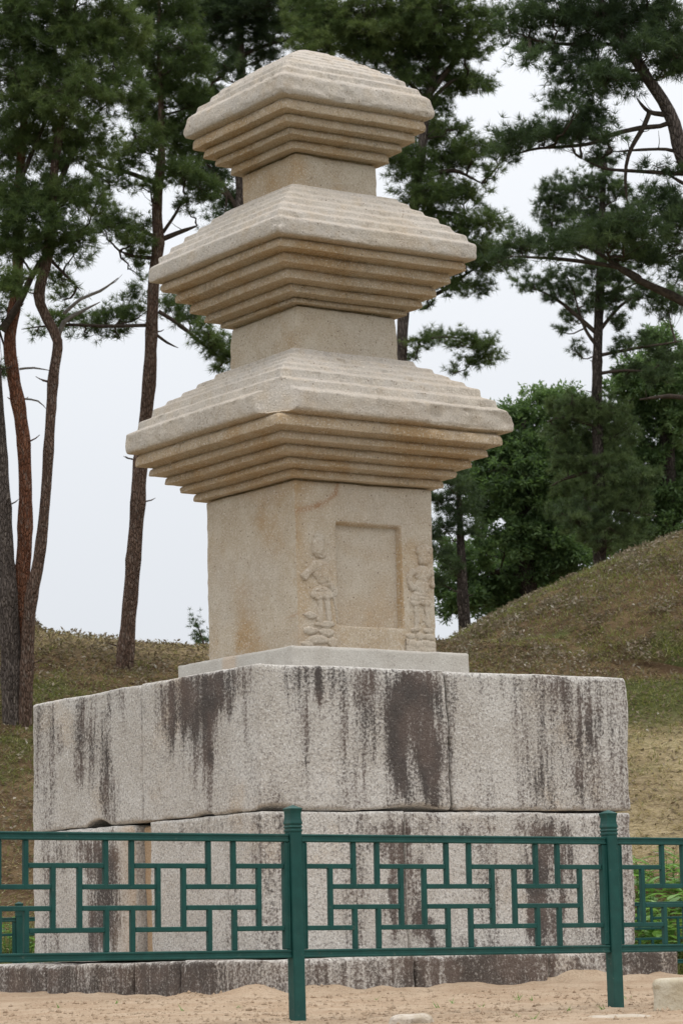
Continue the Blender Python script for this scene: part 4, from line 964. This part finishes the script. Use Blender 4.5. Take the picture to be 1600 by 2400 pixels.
foliage([(1370, -60, 140, 60), (1510, -60, 120, 60), (1400, -160, 110, 70), (1230, 40, 90, 40, .8), (1300, 30, 90, 45, 1), (1390, 40, 90, 55, 1.1), (1470, 40, 90, 60, 1.1), (1550, 60, 90, 70, 1.2), (1590, 130, 70, 60, 1), (1500, 110, 70, 50, .9), (1400, 110, 80, 40, .8), (1290, 110, 80, 35, .8), (1240, 130, 50, 30, .6), (1340, 165, 70, 40, .9), (1420, 180, 70, 45, 1), (1470, 195, 45, 35, .8), (1395, 210, 60, 30, .9), (1315, 235, 40, 20, .7), (1295, 240, 25, 14, .8), (1350, 250, 50, 30, .4), (1400, 270, 60, 40, .7), (1360, 300, 70, 35, .9), (1210, 315, 55, 35, 1), (1270, 320, 60, 35, 1), (1330, 318, 60, 35, 1), (1180, 360, 45, 25, .9), (1420, 320, 40, 25, .6), (1550, 390, 60, 30, .4), (1400, 365, 60, 25, .5), (1560, 470, 70, 40, .9), (1590, 520, 60, 50, 1.1), (1500, 530, 80, 45, 1.1), (1430, 545, 70, 40, 1.1), (1360, 560, 70, 40, 1), (1290, 575, 60, 35, .9), (1220, 580, 60, 35, 1), (1180, 605, 50, 25, .8), (1550, 590, 80, 40, 1), (1480, 600, 70, 35, 1), (1590, 650, 50, 30, .7), (1560, 160, 60, 35, .8), (1190, 80, 40, 30, .5), (1510, 470, 40, 25, .5)],
        D5, [s5[-28:], B5[1][4:], B5[2][14:], B5[3][6:], B5[4][12:], B5[6][14:], B5[7][8:], B5[8][8:], B5[9], B5[10], B5[11]], cb, tw, tmean=.38, dens=108)
cb.build('crown', M_NEEDLE_D, t5, False); tag(tw.build('twigs', M_TWIG, t5), kind='stuff')
# 6: straight pine with whorled branches, right of the pagoda
D6 = 60.0
t6 = tree('pine_tree', 'straight pine with tiered branches right of the pagoda behind the mound', (1405, 1300), D6, group=G_PINE)
s6, _ = trunk_obj('trunk', [(1405, 1330, 32), (1402, 1150, 28), (1398, 920, 23), (1400, 800, 22), (1405, 680, 21), (1408, 560, 18), (1412, 450, 13), (1418, 370, 6)], D6, M_BARK_D, t6, seed=8)
B6 = [limb_obj('branch', pts, D6, M_TWIG, t6)[0] for pts in [[(1396, 780, 12), (1350, 740, 10), (1300, 700, 8), (1260, 680, 5)], [(1398, 810, 11), (1370, 770, 8), (1345, 690, 4)], [(1408, 770, 10), (1450, 720, 8), (1500, 685, 5)], [(1408, 832, 9), (1470, 820, 8), (1540, 808, 6), (1600, 800, 4)], [(1404, 875, 9), (1460, 868, 7), (1520, 870, 4)], [(1408, 690, 9), (1450, 680, 7), (1500, 660, 4)], [(1404, 620, 9), (1340, 590, 6), (1290, 550, 4)], [(1400, 1000, 10), (1320, 980, 8), (1280, 990, 4)], [(1402, 1100, 10), (1330, 1120, 8), (1290, 1140, 4)], [(1404, 1180, 10), (1480, 1200, 8), (1540, 1210, 4)]]]
cb, tw = Buf(), Buf()
foliage([(1416, 385, 35, 35, .9), (1400, 430, 60, 35, .9), (1350, 440, 60, 40, .8), (1300, 450, 50, 50, .8), (1290, 500, 50, 50, .7), (1450, 450, 60, 40, .7), (1340, 510, 70, 40, .7), (1400, 500, 70, 40, .8), (1470, 510, 60, 40, .7), (1420, 560, 80, 40, .9), (1330, 560, 60, 35, .6), (1400, 640, 70, 45, .8), (1330, 650, 60, 35, .7), (1250, 660, 60, 30, .8), (1300, 690, 50, 30, .6), (1450, 640, 60, 40, .7), (1440, 700, 60, 40, .9), (1500, 690, 60, 40, .9), (1370, 700, 50, 40, .8), (1340, 745, 40, 25, .7), (1310, 775, 30, 15, .6), (1345, 820, 30, 22, .7), (1440, 760, 40, 30, .7), (1560, 700, 60, 50, .9), (1450, 815, 40, 25, .8), (1500, 800, 50, 30, .7), (1560, 830, 60, 40, .8), (1470, 870, 50, 25, .8), (1540, 880, 60, 25, .8),
         (1340, 950, 70, 45, 0.84, .36), (1400, 960, 80, 45, 0.92, .36), (1310, 1000, 60, 40, 0.76, .36), (1380, 1030, 90, 55, 0.92, .36), (1450, 1010, 60, 50, 0.84, .36), (1330, 1080, 70, 50, 0.84, .36), (1420, 1100, 90, 60, 0.92, .36), (1350, 1150, 80, 50, 0.84, .36), (1440, 1180, 100, 55, 0.92, .36), (1360, 1220, 80, 45, 0.84, .36), (1470, 1240, 80, 40, 0.84, .36), (1420, 1260, 90, 30, 0.84, .36), (1320, 1200, 50, 40, 0.76, .36), (1500, 1120, 60, 50, 0.68, .36)],
        D6, [s6[10:]]+[b[3:] for b in B6], cb, tw, tmean=.46, dens=54, needle=(.125, .010), K=22, shootlen=.8)
cb.build('crown', M_NEEDLE_D, t6, False); tag(tw.build('twigs', M_TWIG, t6), kind='stuff')
# 7: thin pine beside the lowest storey
D7 = 58.0
t7 = tree('pine_tree', 'thin pine seen right beside the lowest pagoda storey', (1085, 1480), D7, group=G_PINE)
s7, _ = trunk_obj('trunk', [(1090, 1500, 30), (1084, 1400, 26), (1080, 1300, 20), (1076, 1200, 14), (1072, 1100, 9), (1068, 1040, 5)], D7, M_BARK_D, t7, seed=9)
cb, tw = Buf(), Buf()
foliage([(1070, 1090, 30, 30, .8), (1050, 1130, 50, 30, .9), (1095, 1140, 40, 30, .7), (1040, 1180, 50, 35, .9), (1080, 1190, 50, 30, .6), (1045, 1240, 50, 35, .8), (1100, 1240, 40, 30, .6), (1040, 1300, 50, 30, .8), (1030, 1360, 40, 25, .6), (1060, 1330, 40, 25, .4)], D7, [s7[6:]], cb, tw, tmean=.42, dens=55, needle=(.13, .011), K=22, shootlen=.7)
cb.build('crown', M_NEEDLE_D, t7, False); tag(tw.build('twigs', M_TWIG, t7), kind='stuff')
# young pine poking over the crest
D8 = 46.0
t8 = tree('young_pine', 'tiny young pine on the crest left of the lowest storey', (476, 1540), D8, 'tree')
s8, _ = trunk_obj('trunk', [(482, 1545, 6), (478, 1510, 5), (468, 1480, 4), (458, 1456, 2)], D8, M_BARK_M, t8, stubs=False)
cb, tw = Buf(), Buf()
foliage([(460, 1465, 7, 10, 3), (466, 1488, 13, 10, 3), (476, 1505, 16, 12, 3), (484, 1525, 16, 12, 3)], D8, [s8], cb, tw, tmean=.5, dens=60, needle=(.07, .008), K=16, zspread=.1, shootlen=.15)
cb.build('crown', M_NEEDLE_D, t8, False); tag(tw.build('twigs', M_TWIG, t8), kind='stuff')
# broadleaf trees
def broad(label, base, dep, trunkpts, limbs, ells, tm, leaf=(.14, .052, 6), dens=36):
    t = tree('broadleaf_tree', label, base, dep, group='broadleaf trees behind the mound')
    s, _ = trunk_obj('trunk', trunkpts, dep, M_BARK_D, t, stubs=False, seed=int(base[0]))
    bl = [limb_obj('branch', p, dep, M_TWIG, t)[0] for p in limbs]
    cb, tw = Buf(), Buf()
    foliage(ells, dep, [s[len(s)//3:]]+bl, cb, tw, tmean=tm, dens=dens, leaf=leaf, shootlen=1.0)
    cb.build('crown', M_LEAF, t, False); tag(tw.build('twigs', M_TWIG, t), kind='stuff')
broad('big leafy broadleaf tree with rounded crown right of the pagoda', (1240, 1480), 66, [(1245, 1520, 48), (1235, 1350, 42), (1225, 1200, 34), (1220, 1080, 24), (1225, 980, 12)],
      [[(1230, 1300, 22), (1180, 1200, 16), (1130, 1120, 8)], [(1226, 1200, 20), (1280, 1080, 14), (1310, 980, 8)], [(1236, 1360, 20), (1160, 1340, 14), (1090, 1380, 8)], [(1230, 1280, 20), (1320, 1200, 12), (1370, 1130, 8)]],
      [(1270, 950, 90, 60, 1.1, .1), (1200, 990, 80, 60, 1.1, .1), (1330, 940, 60, 50, 1, .05), (1150, 1060, 70, 60, 1.1, .08), (1250, 1050, 100, 70, 1.1), (1100, 1110, 60, 50, 1, .05), (1200, 1120, 110, 70, 1.1), (1300, 1100, 90, 70, 1), (1140, 1180, 90, 60, .9), (1250, 1190, 110, 60, .9), (1060, 1420, 60, 40, .8), (1090, 1330, 70, 50, .9), (1180, 1260, 100, 60, .8), (1290, 1260, 100, 60, 1), (1140, 1360, 80, 50, .9, .05), (1240, 1340, 110, 55, 1), (1090, 1400, 70, 40, .9, .05), (1190, 1410, 100, 40, .9), (1340, 1310, 80, 50, 1), (1050, 1280, 50, 40, .7), (1040, 1370, 40, 40, .8)], .42)
broad('tall bright green broadleaf tree filling the right edge', (1560, 1250), 72, [(1570, 1300, 44), (1565, 1150, 40), (1560, 1000, 30), (1555, 880, 16)],
      [[(1564, 1100, 20), (1500, 1020, 14), (1470, 950, 8)], [(1562, 1050, 20), (1610, 950, 12), (1640, 900, 8)]],
      [(1560, 800, 70, 50, 1, .06), (1500, 880, 80, 60, 1.1, .05), (1580, 880, 80, 60, 1.1, .06), (1540, 960, 110, 70, 1.1, .05), (1460, 980, 70, 60, 1, .05), (1600, 980, 70, 70, 1.1, .1), (1500, 1060, 100, 70, 1.1), (1590, 1080, 80, 70, 1.1, .05), (1540, 1150, 110, 70, 1.1), (1610, 1180, 70, 60, 1), (1480, 1160, 80, 60, 1), (1560, 1230, 100, 50, 1), (1450, 900, 50, 40, .9, .1), (1470, 1260, 80, 40, 1), (1400, 1000, 60, 60, .8)], .46)
broad('shadowy broadleaf tree low behind the middle of the mound', (1330, 1420), 76, [(1335, 1450, 34), (1330, 1300, 28), (1325, 1150, 16)], [[(1330, 1280, 16), (1270, 1200, 8)], [(1328, 1250, 16), (1400, 1180, 8)]],
      [(1330, 1060, 110, 70, 1), (1260, 1160, 110, 70, 1), (1390, 1150, 110, 80, 1), (1330, 1260, 130, 70, 1), (1220, 1300, 110, 60, 1), (1430, 1260, 110, 60, 1), (1160, 1400, 110, 50, 1), (1270, 1370, 110, 50, 1), (1120, 1290, 60, 50, .6)], .30)

# ------------------------------------------------------------------ weeds behind the fence on the right
leaf_me = None
def leaf_mesh():
    n = 7; x = np.linspace(0, 1, n); wv = .21*np.sin(np.pi*x**.75)*(1-.25*x)+.004; z = .10*np.sin(np.pi*x*.8)-.16*x*x
    up_ = np.stack([x, wv, z+.02], 1); mid = np.stack([x, 0*x, z-.015], 1); dn = np.stack([x, -wv, z+.02], 1)
    V = np.concatenate([up_, mid, dn]); Q = []
    for i in range(n-1): Q += [(n+i, n+i+1, i+1, i), (2*n+i, 2*n+i+1, n+i+1, n+i)]
    return V, np.array(Q)
LV, LQ = leaf_mesh(); leaf_datas = []
for k in range(5):
    o = mesh('leaf', LV, [LQ], M_WEED, None, True, {'tint': np.full(len(LV), .25+.15*k)}); leaf_datas.append(o.data); bpy.data.objects.remove(o)
WEEDS = [(1505, 2020, 31.6, .62, 'broad-leaved weed next to the right corner of the base'), (1540, 2035, 31.0, .66, 'broad-leaved weed second from the base corner'), (1585, 2010, 31.7, .60, 'broad-leaved weed growing at the right picture edge'),
         (1560, 2085, 30.4, .62, 'low broad-leaved weed in front of the other weeds'), (1612, 2075, 30.6, .62, 'broad-leaved weed half cut off by the right picture edge'), (1520, 2100, 30.2, .50, 'lowest broad-leaved weed just behind the distant fence'), (1482, 2075, 30.6, .55, 'broad-leaved weed half hidden behind the base corner'),
         (1500, 1985, 32.3, .50, 'slim weed highest up the bank beside the base corner'), (1560, 1975, 32.4, .50, 'weed among dry straw above the leafy weeds'), (1600, 2130, 29.9, .5, 'small weed low at the right picture edge behind the distant fence'), (1550, 2130, 29.9, .46, 'small weed low behind the distant fence between two bars'),
         (20, 2050, 31.0, .45, 'leafy weed on the bank at the left picture edge'), (62, 2080, 30.6, .40, 'leafy weed on the bank beside the left base corner')]
for (px, py, dep, hgt, lab) in WEEDS:
    p = at(px, py, dep); u, v = uv_of(p); p[2] = float(surf_z(u, v))-.02
    wd = empty('weed_plant', tuple(p), lab, 'plant', 'leafy weeds on the bank')
    B = Buf(); nst = 4
    for s_ in range(nst):
        a = rng.random()*6.28; lean = .18*hgt; tip = p+np.array([math.cos(a)*lean, math.sin(a)*lean, hgt*(.75+.3*rng.random())]); 
        bs = p+np.array([math.cos(a)*.05, math.sin(a)*.05, 0]); pts, rr = resample([bs, (bs+tip)/2+[0, 0, .03], tip], [.007, .005, .003], .08); vv, qq = tube(pts, rr, 5); B.add(vv, qq, None, .4)
        for k in range(7):
            f_ = .30+.70*k/6; pp = bs*(1-f_)+tip*f_; th = k*2.4+rng.random()*.8
            o = bpy.data.objects.new('leaf', leaf_datas[rng.integers(0, 5)]); COL.objects.link(o)
            sc_ = hgt*.40*(.75+.5*rng.random())
            o.parent = wd; o.matrix_basis = Matrix.Translation(Vector(pp-p)) @ Matrix.Rotation(th, 4, 'Z') @ Matrix.Rotation(rng.uniform(-.5, .25), 4, 'Y') @ Matrix.Scale(sc_, 4)
    B.build('stem', M_WEED, wd)

# ------------------------------------------------------------------ ground cover
def scatter(n, ulo, uhi, vlo, vhi, wf):
    U = rng.uniform(ulo, uhi, n); V = rng.uniform(vlo, vhi, n); k = rng.random(n) < wf(U, V); U, V = U[k], V[k]
    X, Y = xy_of(U, V); return U, V, np.stack([X, Y, surf_z(U, V)], -1)
def blades(buf, P, h, w_, tint, lay=0.0):
    N = len(P); a = rng.random(N)*6.28; d = unit(np.stack([np.cos(a), np.sin(a), np.full(N, .15)+1.2*(1-lay)*rng.random(N)], -1)); side = np.stack([-np.sin(a), np.cos(a), np.zeros(N)], -1)*(w_/2)
    hh = (h*(.5+rng.random(N)))[:, None]; V = np.stack([P-side, P+side, P+d*hh], 1).reshape(-1, 3)
    buf.add(V, None, np.arange(3*N).reshape(-1, 3), np.repeat(tint, 3))
def inview(U, V): return (np.abs(U) < V*.135+.6)
B = Buf()
U, V, P = scatter(230000, -7.5, 8.5, 29.3, 52, lambda U, V: inview(U, V)*np.clip(.15+.75*sstep(-.1, .5, green_f(U, V)), .1, 1)*(1-.95*hay_f(U, V)))
blades(B, P, .10, .014, np.clip(rng.normal(.42, .2, len(P)), 0, 1), .2)
U, V, P = scatter(9000, -6, 7, 29.0, 31.0, lambda U, V: inview(U, V)*1.0); blades(B, P, .20, .016, np.clip(rng.normal(.5, .2, len(P)), 0, 1), .1)
def rim_w(U, V):
    r = np.min([np.hypot(U-m_[0], V-m_[1])/m_[2] for m_ in MOUNDS], axis=0); return inview(U, V)*np.where(r < 1, .25+.6*sstep(.0, .4, fbm(np.stack([U, V, U*0], -1), 1.0, 25))+.4*sstep(.80, .98, r), 0)
U, V, P = scatter(150000, -7.5, 9.5, 40, 56, rim_w); blades(B, P, .10, .014, np.clip(rng.normal(.45, .2, len(P)), 0, 1), .1)
tag(B.build('short_grass', M_GRASS, None, False), 'short green grass growing in patches on the bank and mound', 'grass', None, 'stuff')
B = Buf()
U, V, P = scatter(120000, -7.5, 8.5, 29.5, 45, lambda U, V: inview(U, V)*np.clip(.22+hay_f(U, V), 0, 1)); P[:, 2] += .01
blades(B, P, .16, .012, np.clip(rng.normal(.5, .22, len(P)), 0, 1), .9)
tag(B.build('cut_straw', M_STRAW, None, False), 'cut dry straw lying on the bank', 'straw', None, 'stuff')
B = Buf()
U, V, P = scatter(260000, -7.5, 9.5, 34, 55, lambda U, V: inview(U, V)*np.where(mound_h(U, V) > 0, .12+.88*sstep(-.15, .25, fbm(np.stack([U, V, U*0], -1), 1.6, 19, 3)), (.16+.5*sstep(41.5, 43.5, V))*(1-.9*hay_f(U, V))))
cl_ = fbm(np.stack([U, V, U*0], -1), 2.2, 23, 3); P[:, 2] += .01+.07*rng.random(len(P))*(cl_ > 0)
leaf_quads(B, P, unit(rng.normal(size=P.shape)*[1, 1, .8]), .075, .034, np.clip(rng.normal(.34, .17, len(P))+.35*cl_+(rng.random(len(P)) > .96)*.35, 0, 1), .1)
tag(B.build('leaf_litter', M_LITTER, None, False), 'dry fallen leaves scattered over the bank and mound', 'leaves', None, 'stuff')
B = Buf()
for (px, py) in [(275, 2352), (1128, 2361), (1060, 2352), (1210, 2345), (1216, 2340), (1212, 2383), (1023, 2362), (1244, 2345), (560, 2362), (1330, 2370), (1475, 2343), (1250, 2388), (1410, 2366), (880, 2344), (690, 2350), (140, 2362), (430, 2370)]:
    q = at(px, py, 15.4); u, v = uv_of(q)
    # march along the view ray to the sand
    for dep in np.arange(13.6, 19, .02):
        q = at(px, py, dep); u, v = uv_of(q)
        if q[2] <= float(ground_z(u, v)): break
    P = np.repeat(q[None], 5, 0)+rng.normal(0, .008, (5, 3))*[1, 1, 0]; blades(B, P, .045, .008, np.clip(rng.normal(.35, .1, 5), 0, 1), .0)
tag(B.build('grass_sprouts', M_WEED, None, False), 'tiny green sprouts on the sand', 'grass', None, 'stuff')
# clods of sand
B = Buf()
U, V, P = scatter(5200, -2.6, 3.2, 13.9, 19.0, lambda U, V: np.full(len(U), 1.0)*(np.maximum(np.abs(xy_of(U, V)[0]), np.abs(xy_of(U, V)[1])) > 1.87))
ico = np.array([(1, 0, 0), (-1, 0, 0), (0, 1, 0), (0, -1, 0), (0, 0, 1), (0, 0, -1)], float); it = np.array([(0, 2, 4), (2, 1, 4), (1, 3, 4), (3, 0, 4), (2, 0, 5), (1, 2, 5), (3, 1, 5), (0, 3, 5)])
sz = .005+.015*rng.random(len(P))**4
Vv = (P[:, None]+ico[None]*(sz[:, None, None]*(.6+.8*rng.random((len(P), 6, 1))))).reshape(-1, 3)
B.add(Vv, None, (np.arange(len(P))[:, None, None]*6+it[None]).reshape(-1, 3))
tag(B.build('sand_clods', M_SAND, None, True), 'small crumbs of sandy soil around the base', 'soil', None, 'stuff')
